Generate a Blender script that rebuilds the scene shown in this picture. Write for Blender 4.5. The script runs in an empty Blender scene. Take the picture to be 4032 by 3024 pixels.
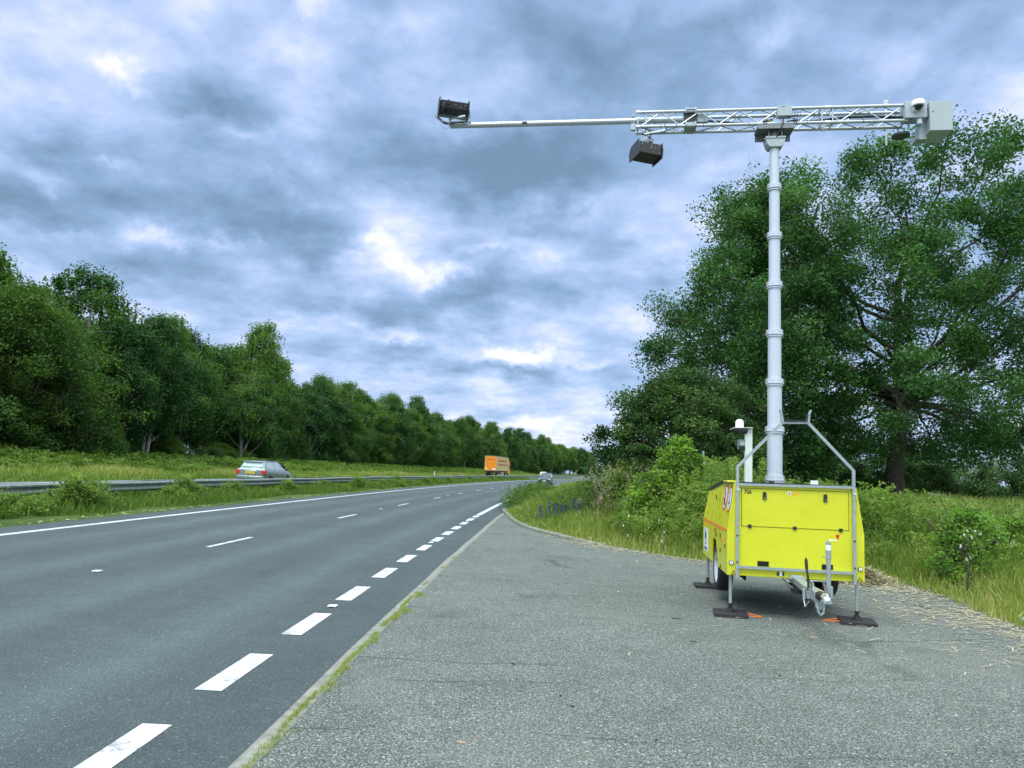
import bpy, bmesh, math, random
import numpy as np
from mathutils import Vector, Matrix
R_ = math.radians
SC = bpy.context.scene
COL = SC.collection

# ------------------------------------------------------------------ camera
CAM_H, PITCH, ROLL = 1.6688, R_(6.4577), R_(2.148)
cam = bpy.data.objects.new('camera', bpy.data.cameras.new('camera'))
COL.objects.link(cam)
_er = Vector((1, 0, 0)); _eu = Vector((0, -math.sin(PITCH), math.cos(PITCH))); _f = Vector((0, math.cos(PITCH), math.sin(PITCH)))
_r = _er*math.cos(ROLL)+_eu*math.sin(ROLL); _u = _eu*math.cos(ROLL)-_er*math.sin(ROLL)
cam.matrix_world = Matrix(((_r.x, _u.x, -_f.x, 0), (_r.y, _u.y, -_f.y, 0), (_r.z, _u.z, -_f.z, CAM_H), (0, 0, 0, 1)))
cam.data.sensor_width = 36; cam.data.lens = 36*3030/4032
cam.data.clip_start = .05; cam.data.clip_end = 6000
SC.camera = cam
SC.view_settings.view_transform = 'Standard'; SC.view_settings.look = 'None'
SC.view_settings.exposure = 0.32; SC.view_settings.gamma = 1
SC.render.resolution_x = 1024; SC.render.resolution_y = 768

# ------------------------------------------------------------------ sky
SUN_EL, SUN_AZ = R_(56), R_(215)      # azimuth clockwise from +Y
W = bpy.data.worlds.new('World'); SC.world = W; W.use_nodes = True
nt = W.node_tree; nt.nodes.clear()
def N(t, tree=None, **k):
    n = (tree or nt).nodes.new(t)
    for a, b in k.items(): setattr(n, a, b)
    return n
def lk(a, b, tree=None): (tree or nt).links.new(a, b)
def M_(op, a, b=None, tree=None, clamp=False):
    n = N('ShaderNodeMath', tree, operation=op); n.use_clamp = clamp
    for i, v in enumerate((a, b)):
        if v is None: continue
        if isinstance(v, (int, float)): n.inputs[i].default_value = v
        else: lk(v, n.inputs[i], tree)
    return n.outputs[0]
tc = N('ShaderNodeTexCoord'); sp = N('ShaderNodeSeparateXYZ'); lk(tc.outputs['Generated'], sp.inputs[0])
az = M_('ARCTAN2', sp.outputs[0], sp.outputs[1]); el = M_('ARCSINE', sp.outputs[2])
zz = M_('ADD', M_('MAXIMUM', sp.outputs[2], 0.0), 0.26)
pl = N('ShaderNodeCombineXYZ'); lk(M_('DIVIDE', sp.outputs[0], zz), pl.inputs[0]); lk(M_('DIVIDE', sp.outputs[1], zz), pl.inputs[1])
ae = N('ShaderNodeCombineXYZ'); lk(az, ae.inputs[0]); lk(el, ae.inputs[1])
def noise(vec, scale, detail, rough=.55, off=(0, 0, 0), dist=0.0):
    m = N('ShaderNodeMapping'); m.inputs['Location'].default_value = off; lk(vec, m.inputs[0])
    n = N('ShaderNodeTexNoise'); n.inputs['Scale'].default_value = scale; n.inputs['Detail'].default_value = detail
    n.inputs['Roughness'].default_value = rough; n.inputs['Distortion'].default_value = dist; lk(m.outputs[0], n.inputs['Vector'])
    return n
wn = noise(ae.outputs[0], 9.0, 6, .62); wv = N('ShaderNodeVectorMath', operation='SUBTRACT'); lk(wn.outputs['Color'], wv.inputs[0]); wv.inputs[1].default_value = (.5, .5, .5)
ws = N('ShaderNodeVectorMath', operation='SCALE'); lk(wv.outputs[0], ws.inputs[0]); ws.inputs['Scale'].default_value = .13
wae = N('ShaderNodeVectorMath', operation='ADD'); lk(ae.outputs[0], wae.inputs[0]); lk(ws.outputs[0], wae.inputs[1])
n1 = noise(pl.outputs[0], 2.0, 10, .55, (3.1, 1.7, 0), .25)
n2 = noise(pl.outputs[0], 5.6, 9, .58, (7.3, 2.2, 0), .1)
v = M_('ADD', M_('MULTIPLY', M_('SUBTRACT', n1.outputs['Fac'], .5), 1.55), M_('MULTIPLY', M_('SUBTRACT', n2.outputs['Fac'], .5), 1.0))
v = M_('ADD', v, .51)
v = M_('ADD', v, M_('MULTIPLY', M_('EXPONENT', M_('MULTIPLY', M_('POWER', M_('MULTIPLY', M_('MAXIMUM', el, 0.0), 1/R_(12)), 2.0), -1.0)), .15))
# cloud banks: azimuth, elevation, half widths (degrees), gain
BANKS = [(-29,25.7,1.1,0.7,0.38),(-27.5,25.1,1.3,0.5,0.22),(-35,24.4,3.3,2.7,0.12),(-17.8,31.1,2.4,0.4,0.28),(-9.7,31.5,2.1,1,0.22),(-22.7,24.2,3.5,1.2,-0.3),(-21.1,27.8,2.9,1.1,-0.18),(-23.4,23.1,1.5,0.4,0.16),(-20.8,22.3,1.7,0.4,0.2),(-15.8,21.4,3.7,1.5,0.22),(-32.3,19.5,2.1,0.8,-0.16),(-34.1,18,1.7,0.4,0.2),(-32.3,17.7,1.3,0.3,0.15),(-28.8,19.5,0.8,0.3,0.22),(-25.3,20.3,2.7,1.7,-0.18),(-22.3,17.2,5.7,1.4,-0.32),(-15.7,17.3,3,1.6,-0.26),(-14.7,15.3,2.7,0.8,-0.22),(-33.6,16,3.8,1.1,-0.2),(-25.5,14.6,1.7,0.5,0.38),(-21.8,15.5,1.5,0.4,0.26),(-19,16.1,0.9,0.4,0.18),(-10.8,16.7,1.6,0.7,0.38),(-12.7,14.9,1.2,0.4,0.26),(-8,15.2,2.1,0.4,0.3),(-5.3,14.5,2.1,0.6,0.36),(-2.5,16,2.1,0.4,0.3),(1,16.8,2.3,0.7,0.36),(0.4,18.6,1.2,0.5,0.16),(-7.1,22.2,7.1,2.2,-0.34),(1.2,22.3,5.3,1.9,-0.3),(7.7,30.9,4.3,1.4,-0.2),(16.4,31.6,3,0.8,-0.2),(5.1,27.3,3.9,1.8,-0.15),(3.2,29.9,1.5,1.1,0.14),(20.7,30.2,1.6,1.1,0.26),(18.9,29.4,1.1,0.7,0.18),(-0.2,28.7,1.5,1.5,0.2),(18.4,27.6,2.6,1.4,0.08),(27.7,27.3,2.2,1.3,0.2),(30.5,29.3,2.1,0.8,0.18),(33.7,24.5,2.2,1.6,0.3),(4.6,19.4,2.5,0.7,0.2),(10.8,15.8,1.5,0.7,0.18),(7.6,14,2.4,0.7,0.2),(1.3,8.8,2,0.6,0.6),(-1.4,8.4,1,0.5,0.35),(5.5,8,1.2,0.4,0.3),(-8.9,8.9,1,0.4,0.38),(-9.7,9.6,1.7,0.3,0.2),(-2.7,9.6,0.8,0.3,0.22),(0.2,7.2,4,0.6,-0.36),(-8.8,7.8,3.8,0.7,-0.2),(-10.2,11.1,5.2,1.1,-0.3),(-4.3,12.8,5.3,0.9,-0.24),(1.8,13.9,4.2,0.8,-0.14),(-3,10.6,6.3,0.4,0.12),(9.1,9.6,1,0.4,-0.25),(-2.8,5.7,3.1,0.5,0.14),(-0.3,4.4,5.2,0.3,-0.1),(1.5,3.2,3.4,0.5,0.14),(5.1,2.5,2,0.3,0.14),(9,11.8,2.4,1.3,0.14),(33.3,4.5,1.4,1.2,0.2),(-28,12.9,4.6,0.7,-0.12),(-31.7,14.7,1.6,0.3,0.14),(-18.8,12.9,4.8,1.3,-0.1),(32.8,20.3,2.5,2.2,0.15)]
for a, e, sa, se, g in BANKS:
    s_ = N('ShaderNodeVectorMath', operation='SUBTRACT'); lk(wae.outputs[0], s_.inputs[0]); s_.inputs[1].default_value = (R_(a), R_(e), 0)
    g *= (.78 if g > 0 else .95); m_ = N('ShaderNodeVectorMath', operation='MULTIPLY'); lk(s_.outputs[0], m_.inputs[0]); m_.inputs[1].default_value = (1/R_(sa), 1/R_(se), 0)
    d_ = N('ShaderNodeVectorMath', operation='DOT_PRODUCT'); lk(m_.outputs[0], d_.inputs[0]); lk(m_.outputs[0], d_.inputs[1])
    v = M_('ADD', v, M_('MULTIPLY', M_('EXPONENT', M_('MULTIPLY', d_.outputs['Value'], -.8)), g))
cr = N('ShaderNodeValToRGB'); lk(v, cr.inputs[0])
el_ = cr.color_ramp.elements
el_[0].position = .06; el_[0].color = (.158, .262, .395, 1)
el_[1].position = 1.0; el_[1].color = (.88, .90, .98, 1)
for p, c in ((.30, (.232, .362, .555, 1)), (.50, (.335, .478, .735, 1)), (.68, (.480, .600, .875, 1)), (.84, (.670, .735, .950, 1))):
    q = el_.new(p); q.color = c
sk = N('ShaderNodeTexSky', sky_type='NISHITA', sun_disc=False, sun_elevation=SUN_EL, sun_rotation=SUN_AZ)
sks = N('ShaderNodeVectorMath', operation='SCALE'); lk(sk.outputs[0], sks.inputs[0]); sks.inputs['Scale'].default_value = .10
mixs = N('ShaderNodeMix', data_type='RGBA'); lk(cr.outputs[0], mixs.inputs['A']); lk(sks.outputs[0], mixs.inputs['B']); mixs.inputs['Factor'].default_value = .10
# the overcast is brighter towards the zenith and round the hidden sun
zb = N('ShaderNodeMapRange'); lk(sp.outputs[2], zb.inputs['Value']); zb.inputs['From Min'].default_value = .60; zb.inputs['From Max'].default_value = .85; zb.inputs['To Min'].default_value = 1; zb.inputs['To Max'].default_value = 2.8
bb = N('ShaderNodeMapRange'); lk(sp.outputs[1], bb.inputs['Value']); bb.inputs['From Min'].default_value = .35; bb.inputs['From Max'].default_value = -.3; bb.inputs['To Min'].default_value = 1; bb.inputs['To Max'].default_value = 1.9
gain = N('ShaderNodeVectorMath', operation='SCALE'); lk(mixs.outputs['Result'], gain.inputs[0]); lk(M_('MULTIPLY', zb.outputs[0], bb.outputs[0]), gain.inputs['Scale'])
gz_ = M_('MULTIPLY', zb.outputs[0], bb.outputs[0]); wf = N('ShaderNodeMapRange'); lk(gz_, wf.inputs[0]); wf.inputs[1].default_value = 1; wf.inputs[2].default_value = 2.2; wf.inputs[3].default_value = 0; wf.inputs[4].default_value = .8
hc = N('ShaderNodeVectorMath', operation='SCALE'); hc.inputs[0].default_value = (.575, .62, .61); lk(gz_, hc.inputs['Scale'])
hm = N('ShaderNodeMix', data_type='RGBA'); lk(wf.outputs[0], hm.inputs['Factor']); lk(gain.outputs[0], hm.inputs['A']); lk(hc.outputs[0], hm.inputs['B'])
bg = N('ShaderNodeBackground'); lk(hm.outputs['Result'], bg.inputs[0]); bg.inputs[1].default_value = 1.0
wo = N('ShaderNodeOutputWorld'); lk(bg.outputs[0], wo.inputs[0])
W.cycles.sampling_method = 'MANUAL'; W.cycles.sample_map_resolution = 512

sun = bpy.data.objects.new('sun', bpy.data.lights.new('sun', 'SUN')); COL.objects.link(sun)
sun.data.energy = 1.5; sun.data.angle = R_(24); sun.data.color = (1, .965, .90)
_sd = Vector((math.sin(SUN_AZ)*math.cos(SUN_EL), math.cos(SUN_AZ)*math.cos(SUN_EL), math.sin(SUN_EL)))
sun.rotation_euler = _sd.to_track_quat('Z', 'Y').to_euler()

# ------------------------------------------------------------------ helpers
def tag(o, label=None, cat=None, group=None, kind=None):
    if label: o['label'] = label
    if cat: o['category'] = cat
    if group: o['group'] = group
    if kind: o['kind'] = kind
    return o
def empty(name, loc=(0, 0, 0), rz=0, label=None, cat=None, group=None):
    o = bpy.data.objects.new(name, None); COL.objects.link(o); o.location = loc; o.rotation_euler = (0, 0, rz)
    o.empty_display_size = .1
    return tag(o, label, cat, group)
def copy_tree(o, parent=None):
    c = o.copy(); COL.objects.link(c)
    c.parent = parent
    for ch in list(o.children): copy_tree(ch, c)
    return c
class MB:
    def __init__(s): s.v = []; s.f = []
    def add(s, vs, fs):
        b = len(s.v); s.v += [tuple(p) for p in vs]; s.f += [tuple(b+i for i in f) for f in fs]; return s
    def box(s, c, d, rot=None):
        hx, hy, hz = d[0]/2, d[1]/2, d[2]/2
        P = [Vector((x*hx, y*hy, z*hz)) for z in (-1, 1) for y in (-1, 1) for x in (-1, 1)]
        if rot is not None: P = [rot @ p for p in P]
        return s.add([p+Vector(c) for p in P], [(0, 2, 3, 1), (4, 5, 7, 6), (0, 1, 5, 4), (2, 6, 7, 3), (0, 4, 6, 2), (1, 3, 7, 5)])
    def bb(s, x0, x1, y0, y1, z0, z1): return s.box(((x0+x1)/2, (y0+y1)/2, (z0+z1)/2), (x1-x0, y1-y0, z1-z0))
    def frames(s, pts):
        out = []; n = len(pts); pts = [Vector(p) for p in pts]; up = None
        for i in range(n):
            t = (pts[min(i+1, n-1)]-pts[max(i-1, 0)])
            t = t.normalized() if t.length > 1e-9 else Vector((0, 0, 1))
            if up is None: up = Vector((0, 0, 1)) if abs(t.z) < .95 else Vector((1, 0, 0))
            a = t.cross(up); a = a.normalized() if a.length > 1e-6 else Vector((1, 0, 0)); b = a.cross(t).normalized(); up = b
            out.append((pts[i], a, b))
        return out
    def tube(s, pts, r, n=8, cap=True):
        fr = s.frames(pts); rs = r if hasattr(r, '__len__') else [r]*len(pts); vs = []
        for (p, a, b), q in zip(fr, rs):
            for k in range(n):
                t = 2*math.pi*k/n; vs.append(p+a*(q*math.cos(t))+b*(q*math.sin(t)))
        fs = [(i*n+k, i*n+(k+1) % n, (i+1)*n+(k+1) % n, (i+1)*n+k) for i in range(len(pts)-1) for k in range(n)]
        if cap: fs += [tuple(range(n))[::-1], tuple((len(pts)-1)*n+k for k in range(n))]
        return s.add(vs, fs)
    def bar(s, p0, p1, w, h=None, upv=(0, 1, 0)):
        p0, p1 = Vector(p0), Vector(p1); h = h or w; t = (p1-p0).normalized(); u = Vector(upv); a = t.cross(u).normalized(); b = a.cross(t).normalized()
        vs = [p+a*(x*w/2)+b*(y*h/2) for p in (p0, p1) for x, y in ((-1, -1), (1, -1), (1, 1), (-1, 1))]
        return s.add(vs, [(0, 1, 2, 3), (7, 6, 5, 4), (0, 4, 5, 1), (1, 5, 6, 2), (2, 6, 7, 3), (3, 7, 4, 0)])
    def lathe(s, prof, c=(0, 0, 0), n=24, axis='z', cap=False):
        vs = []
        for r, h in prof:
            for k in range(n):
                t = 2*math.pi*k/n; x, y = r*math.cos(t), r*math.sin(t)
                p = (x, y, h) if axis == 'z' else ((h, x, y) if axis == 'x' else (x, h, y))
                vs.append(Vector(p)+Vector(c))
        fs = [(i*n+k, i*n+(k+1) % n, (i+1)*n+(k+1) % n, (i+1)*n+k) for i in range(len(prof)-1) for k in range(n)]
        if cap: fs += [tuple(range(n))[::-1], tuple((len(prof)-1)*n+k for k in range(n))]
        return s.add(vs, fs)
    def prism(s, poly, a0, a1, plane='xz'):   # poly in plane, extruded on the third axis
        f = {'xz': lambda p, t: (p[0], t, p[1]), 'yz': lambda p, t: (t, p[0], p[1]), 'xy': lambda p, t: (p[0], p[1], t)}[plane]
        n = len(poly); vs = [f(p, a0) for p in poly]+[f(p, a1) for p in poly]
        return s.add(vs, [tuple(range(n))[::-1], tuple(range(n, 2*n))]+[(i, (i+1) % n, n+(i+1) % n, n+i) for i in range(n)])
    def build(s, name, mat, parent=None, smooth=30, bevel=0, loc=None):
        me = bpy.data.meshes.new(name); me.from_pydata(s.v, [], s.f); me.validate()
        bm = bmesh.new(); bm.from_mesh(me); bmesh.ops.recalc_face_normals(bm, faces=bm.faces); bm.to_mesh(me); bm.free()
        if smooth:
            for p in me.polygons: p.use_smooth = True
            me.set_sharp_from_angle(angle=R_(smooth))
        o = bpy.data.objects.new(name, me); COL.objects.link(o)
        for m in (mat if isinstance(mat, (list, tuple)) else [mat]): me.materials.append(m)
        if parent: o.parent = parent
        if bevel:
            b = o.modifiers.new('bevel', 'BEVEL'); b.width = bevel; b.segments = 2; b.limit_method = 'ANGLE'; b.angle_limit = R_(40)
        if loc: o.location = loc
        return o
def npmesh(name, V, F, mat, tone=None, parent=None, smooth=False, uv=None):
    """V (n,3), F (m,k) arrays -> object"""
    me = bpy.data.meshes.new(name); V = np.asarray(V, np.float32); F = np.asarray(F, np.int32); k = F.shape[1]
    me.vertices.add(len(V)); me.vertices.foreach_set('co', V.ravel())
    me.loops.add(F.size); me.loops.foreach_set('vertex_index', F.ravel())
    me.polygons.add(len(F)); me.polygons.foreach_set('loop_start', np.arange(0, F.size, k, dtype=np.int32)); me.polygons.foreach_set('loop_total', np.full(len(F), k, np.int32))
    if smooth: me.polygons.foreach_set('use_smooth', np.ones(len(F), bool))
    me.update(calc_edges=True)
    if tone is not None:
        a = me.attributes.new('tone', 'FLOAT', 'POINT'); a.data.foreach_set('value', np.asarray(tone, np.float32))
    if uv is not None:
        l = me.uv_layers.new(name='UVMap'); l.data.foreach_set('uv', np.asarray(uv, np.float32)[F.ravel()].ravel())
    me.materials.append(mat)
    o = bpy.data.objects.new(name, me); COL.objects.link(o)
    if parent: o.parent = parent
    return o

# ------------------------------------------------------------------ materials
def newmat(name):
    m = bpy.data.materials.new(name); m.use_nodes = True; t = m.node_tree
    return m, t, t.nodes['Principled BSDF']
def srgb(r, g, b):
    f = lambda c: (c/255/12.92 if c <= 10 else ((c/255+.055)/1.055)**2.4)
    return (f(r), f(g), f(b), 1)
def plain(name, col, rough=.5, metal=0, var=.06, scale=8, bump=0, spec=.5, coat=0):
    """paint, metal or plastic with slight wear so that nothing is perfectly even"""
    m, t, b = newmat(name)
    tcn = N('ShaderNodeTexCoord', t); n = N('ShaderNodeTexNoise', t); n.inputs['Scale'].default_value = scale; n.inputs['Detail'].default_value = 6; n.inputs['Roughness'].default_value = .65
    lk(tcn.outputs['Object'], n.inputs['Vector'], t)
    r = N('ShaderNodeMapRange', t); lk(n.outputs['Fac'], r.inputs[0], t); r.inputs[1].default_value = .3; r.inputs[2].default_value = .7; r.inputs[3].default_value = 1-var; r.inputs[4].default_value = 1+var
    s = N('ShaderNodeVectorMath', t, operation='SCALE'); s.inputs[0].default_value = col[:3]; lk(r.outputs[0], s.inputs['Scale'], t)
    lk(s.outputs[0], b.inputs['Base Color'], t)
    r2 = N('ShaderNodeMapRange', t); lk(n.outputs['Fac'], r2.inputs[0], t); r2.inputs[1].default_value = .3; r2.inputs[2].default_value = .7; r2.inputs[3].default_value = max(rough-.08, .03); r2.inputs[4].default_value = min(rough+.10, 1)
    lk(r2.outputs[0], b.inputs['Roughness'], t)
    b.inputs['Metallic'].default_value = metal; b.inputs['Specular IOR Level'].default_value = spec; b.inputs['Coat Weight'].default_value = coat
    if bump:
        bp = N('ShaderNodeBump', t); bp.inputs['Strength'].default_value = bump; bp.inputs['Distance'].default_value = .005; lk(n.outputs['Fac'], bp.inputs['Height'], t); lk(bp.outputs[0], b.inputs['Normal'], t)
    return m
def ramp(t, src, stops):
    c = N('ShaderNodeValToRGB', t); lk(src, c.inputs[0], t); e = c.color_ramp.elements
    e[0].position, e[0].color = stops[0][0], stops[0][1]; e[1].position, e[1].color = stops[-1][0], stops[-1][1]
    for p, q in stops[1:-1]: x = e.new(p); x.color = q
    return c.outputs[0]
def foliage(name, stops, trans=.30, rough=.55, spec=.35, hue_obj=.0, pale=None):
    """leaf or blade; 'tone' picks its natural colour, each plant differs a little"""
    m, t, b = newmat(name)
    a = N('ShaderNodeAttribute', t); a.attribute_name = 'tone'
    oi = N('ShaderNodeObjectInfo', t)
    v = M_('ADD', a.outputs['Fac'], M_('MULTIPLY', M_('SUBTRACT', oi.outputs['Random'], .5, t), hue_obj, t), t, True)
    col = ramp(t, v, stops)
    lk(col, b.inputs['Base Color'], t); b.inputs['Roughness'].default_value = rough; b.inputs['Specular IOR Level'].default_value = spec
    tr = N('ShaderNodeBsdfTranslucent', t); g = N('ShaderNodeVectorMath', t, operation='MULTIPLY'); lk(col, g.inputs[0], t); g.inputs[1].default_value = (1.3, 1.6, .8); lk(g.outputs[0], tr.inputs[0], t)
    mx = N('ShaderNodeMixShader', t); mx.inputs[0].default_value = trans; lk(b.outputs[0], mx.inputs[1], t); lk(tr.outputs[0], mx.inputs[2], t)
    lk(mx.outputs[0], t.nodes['Material Output'].inputs[0], t)
    return m
C4 = lambda r, g, b: (r, g, b, 1)
F_POP = foliage('poplar_leaf', [(0, C4(.024, .070, .022)), (.5, C4(.055, .140, .036)), (1, C4(.11, .22, .06))], .34, .6, .22)
F_BIR = foliage('birch_leaf', [(0, C4(.022, .066, .020)), (.4, C4(.055, .130, .028)), (.75, C4(.10, .190, .034)), (1, C4(.17, .26, .045))], .36, .65, .15, .7)
F_OAK = foliage('dark_leaf', [(0, C4(.020, .052, .014)), (.5, C4(.050, .110, .022)), (1, C4(.11, .17, .032))], .32, .65, .15, .5)
F_HAW = foliage('hawthorn_leaf', [(0, C4(.020, .050, .015)), (.5, C4(.044, .095, .022)), (1, C4(.09, .155, .034))], .3, .6, .2, .3)
F_ELD = foliage('elder_leaf', [(0, C4(.08, .17, .02)), (.5, C4(.16, .30, .025)), (1, C4(.27, .42, .04))], .35, .5, .3)
F_SAP = foliage('sapling_leaf', [(0, C4(.09, .18, .035)), (.5, C4(.17, .31, .055)), (1, C4(.30, .44, .09))], .45, .6, .2)
F_PALE = foliage('pale_leaf', [(0, C4(.10, .16, .07)), (1, C4(.24, .32, .15))], .35, .6, .3)
F_GRS = foliage('grass_blade', [(0, C4(.050, .105, .020)), (.35, C4(.112, .185, .032)), (.6, C4(.225, .285, .055)), (.8, C4(.36, .36, .12)), (1, C4(.56, .49, .25))], .35, .6, .2)
F_BRK = foliage('bracken', [(0, C4(.060, .115, .022)), (.5, C4(.135, .215, .038)), (1, C4(.26, .33, .08))], .42, .6, .2)
F_WEED = foliage('weed_leaf', [(0, C4(.036, .080, .020)), (.5, C4(.080, .150, .030)), (1, C4(.17, .25, .055))], .36, .65, .15, .3)
F_STR = foliage('straw', [(0, C4(.22, .18, .10)), (.5, C4(.44, .39, .25)), (1, C4(.66, .60, .43))], .1, .7, .2)
F_SEED = foliage('dry_seed_head', [(0, C4(.20, .19, .09)), (.5, C4(.34, .31, .17)), (1, C4(.52, .48, .33))], .2, .8, .1)
F_BLUE = foliage('blue_petal', [(0, C4(.045, .05, .18)), (1, C4(.14, .13, .42))], .2, .7, .1)
F_WHT = foliage('white_petal', [(0, C4(.55, .6, .5)), (1, C4(.8, .8, .78))], .2, .7, .1)
M_BARK = plain('bark', (.060, .052, .042, 1), .95, 0, .5, 9, .8, .2)
M_BIRCH = plain('birch_bark', (.34, .34, .30, 1), .9, 0, .55, 5, .5, .2)
M_YEL = plain('yellow_paint', (.575, .60, .018, 1), .30, 0, .05, 3.5, 0, .5)
M_ORG = plain('orange_tape', (.80, .26, .015, 1), .45)
M_GALV = plain('galvanised_steel', (.34, .40, .41, 1), .42, .5, .16, 26)
M_GALVR = plain('weathered_barrier_steel', (.20, .235, .22, 1), .55, .35, .3, 5, .1)
M_MAST = plain('white_mast_paint', (.50, .56, .63, 1), .30, .2, .03, 3)
M_ALU = plain('truss_aluminium', (.46, .50, .52, 1), .36, .6, .06, 12)
M_CAB = plain('grey_cabinet_paint', (.36, .42, .44, 1), .45, 0, .05, 4)
M_BLK = plain('black_plastic', (.012, .013, .014, 1), .45)
M_DRK = plain('dark_interior', (.004, .004, .004, 1), .9)
M_RUB = plain('tyre_rubber', (.016, .016, .017, 1), .8, 0, .2, 30, .2)
M_PAD = plain('dark_recycled_plastic', (.022, .020, .022, 1), .65, 0, .25, 20, .3)
M_RIM = plain('steel_rim', (.55, .58, .62, 1), .35, .4)
M_WHT = plain('white_plastic', (.78, .80, .84, 1), .35, 0, .02)
M_RED = plain('red_plastic', (.60, .02, .015, 1), .4)
M_ORP = plain('orange_rope', (.85, .20, .02, 1), .7, 0, .15, 60)
M_CHR = plain('bright_zinc', (.70, .76, .78, 1), .22, .85, .08, 20)
M_INK = plain('black_print', (.010, .010, .012, 1), .6)
M_BLU = plain('blue_print', (.02, .06, .20, 1), .5)
M_DGRY = plain('dark_grey_housing', (.055, .062, .062, 1), .5)
M_CONC = plain('concrete', (.215, .225, .195, 1), .9, 0, .35, 9, .5, .2)
M_SOIL = plain('dry_soil', (.33, .27, .18, 1), 1, 0, .35, 9, .6, .1)

def world_xyz(t):
    g = N('ShaderNodeNewGeometry', t); return g.outputs['Position']
def tnoise(t, vec, scale, detail=4, rough=.6, dist=0, sc3=None):
    if sc3:
        mp = N('ShaderNodeMapping', t); mp.inputs['Scale'].default_value = sc3; lk(vec, mp.inputs[0], t); vec = mp.outputs[0]
    n = N('ShaderNodeTexNoise', t); n.inputs['Scale'].default_value = scale; n.inputs['Detail'].default_value = detail; n.inputs['Roughness'].default_value = rough; n.inputs['Distortion'].default_value = dist
    lk(vec, n.inputs['Vector'], t); return n.outputs['Fac']
def mrange(t, v, a, b, c, d):
    r = N('ShaderNodeMapRange', t); lk(v, r.inputs[0], t)
    for i, q in enumerate((a, b, c, d)): r.inputs[i+1].default_value = q
    return r.outputs[0]
def mixc(t, f, a, b, blend='MIX'):
    m = N('ShaderNodeMix', t, data_type='RGBA', blend_type=blend)
    if isinstance(f, (int, float)): m.inputs['Factor'].default_value = f
    else: lk(f, m.inputs['Factor'], t)
    for k, q in (('A', a), ('B', b)):
        if isinstance(q, tuple): m.inputs[k].default_value = q
        else: lk(q, m.inputs[k], t)
    return m.outputs['Result']
def asphalt(name, base, light, chip, track=False, strength=.5, patch=None, crack=False, cov=.26):
    m, t, b = newmat(name); P = world_xyz(t)
    vo = N('ShaderNodeTexVoronoi', t); vo.inputs['Scale'].default_value = chip; vo.inputs['Randomness'].default_value = 1; lk(P, vo.inputs['Vector'], t)
    seed = N('ShaderNodeSeparateColor', t); lk(vo.outputs['Color'], seed.inputs[0], t)
    stone = mrange(t, vo.outputs['Distance'], cov, cov+.24, 1, 0)
    f = M_('MULTIPLY', stone, mrange(t, seed.outputs[0], .0, 1, .30, 1), t)
    col = mixc(t, f, base, light)
    col = mixc(t, mrange(t, seed.outputs[1], .975, .985, 0, .5), col, C4(light[0]*1.9, light[1]*1.9, light[2]*2.0))
    col = mixc(t, mrange(t, seed.outputs[2], .93, .95, 0, .7), col, C4(base[0]*.5, base[1]*.5, base[2]*.5))
    big = tnoise(t, P, .35, 6, .62); mid = tnoise(t, P, 2.3, 5, .65)
    g = M_('ADD', mrange(t, big, .3, .7, -.14, .14), mrange(t, mid, .3, .7, -.10, .10), t)
    if track:
        uvn = N('ShaderNodeUVMap', t); s = N('ShaderNodeSeparateXYZ', t); lk(uvn.outputs[0], s.inputs[0], t)
        w = M_('ADD', s.outputs[0], M_('MULTIPLY', M_('SUBTRACT', tnoise(t, P, .08, 2), .5, t), .5, t), t)
        # polished wheel paths: two per lane, lanes 3.65 m wide
        for c0 in track:
            d = M_('ABSOLUTE', M_('SUBTRACT', w, c0, t), None, t)
            g = M_('ADD', g, mrange(t, d, 0, .62, .34, 0), t)
        st = tnoise(t, P, 1, 4, .6, 0, (1.6, .10, 1)); g = M_('ADD', g, mrange(t, st, .3, .7, -.06, .06), t)
    sc_ = N('ShaderNodeVectorMath', t, operation='SCALE'); lk(col, sc_.inputs[0], t); lk(M_('ADD', g, 1.0, t), sc_.inputs['Scale'], t); col = sc_.outputs[0]
    if patch:
        pn = tnoise(t, P, .30, 4, .6, .3); col = mixc(t, mrange(t, pn, .53, .68, 0, .55), col, patch)
        dn = tnoise(t, P, .75, 7, .7, .4); col = mixc(t, mrange(t, dn, .56, .70, 0, .6), col, C4(base[0]*.62, base[1]*.66, base[2]*.62))
    h = stone
    if crack:
        wp = N('ShaderNodeTexNoise', t); wp.inputs['Scale'].default_value = .8; wp.inputs['Detail'].default_value = 5; lk(P, wp.inputs['Vector'], t)
        wv_ = N('ShaderNodeVectorMath', t, operation='MULTIPLY_ADD'); lk(wp.outputs['Color'], wv_.inputs[0], t); wv_.inputs[1].default_value = (1.1, .8, 0); lk(P, wv_.inputs[2], t)
        mp = N('ShaderNodeMapping', t); mp.inputs['Scale'].default_value = (.10, .52, 1); mp.inputs['Rotation'].default_value = (0, 0, R_(-6)); lk(wv_.outputs[0], mp.inputs[0], t)
        vc = N('ShaderNodeTexVoronoi', t, feature='DISTANCE_TO_EDGE'); vc.inputs['Scale'].default_value = 1; lk(mp.outputs[0], vc.inputs['Vector'], t)
        gate = mrange(t, tnoise(t, P, .55, 3), .46, .56, 0, .8)
        cf = M_('MULTIPLY', mrange(t, vc.outputs['Distance'], .002, .009, .6, 0), gate, t)
        col = mixc(t, cf, col, C4(.018, .022, .018)); h = M_('SUBTRACT', stone, M_('MULTIPLY', cf, 1.5, t), t)
    lk(col, b.inputs['Base Color'], t); b.inputs['Roughness'].default_value = .82; b.inputs['Specular IOR Level'].default_value = .35
    bp = N('ShaderNodeBump', t); bp.inputs['Strength'].default_value = strength; bp.inputs['Distance'].default_value = .008; lk(h, bp.inputs['Height'], t); lk(bp.outputs[0], b.inputs['Normal'], t)
    return m
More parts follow.
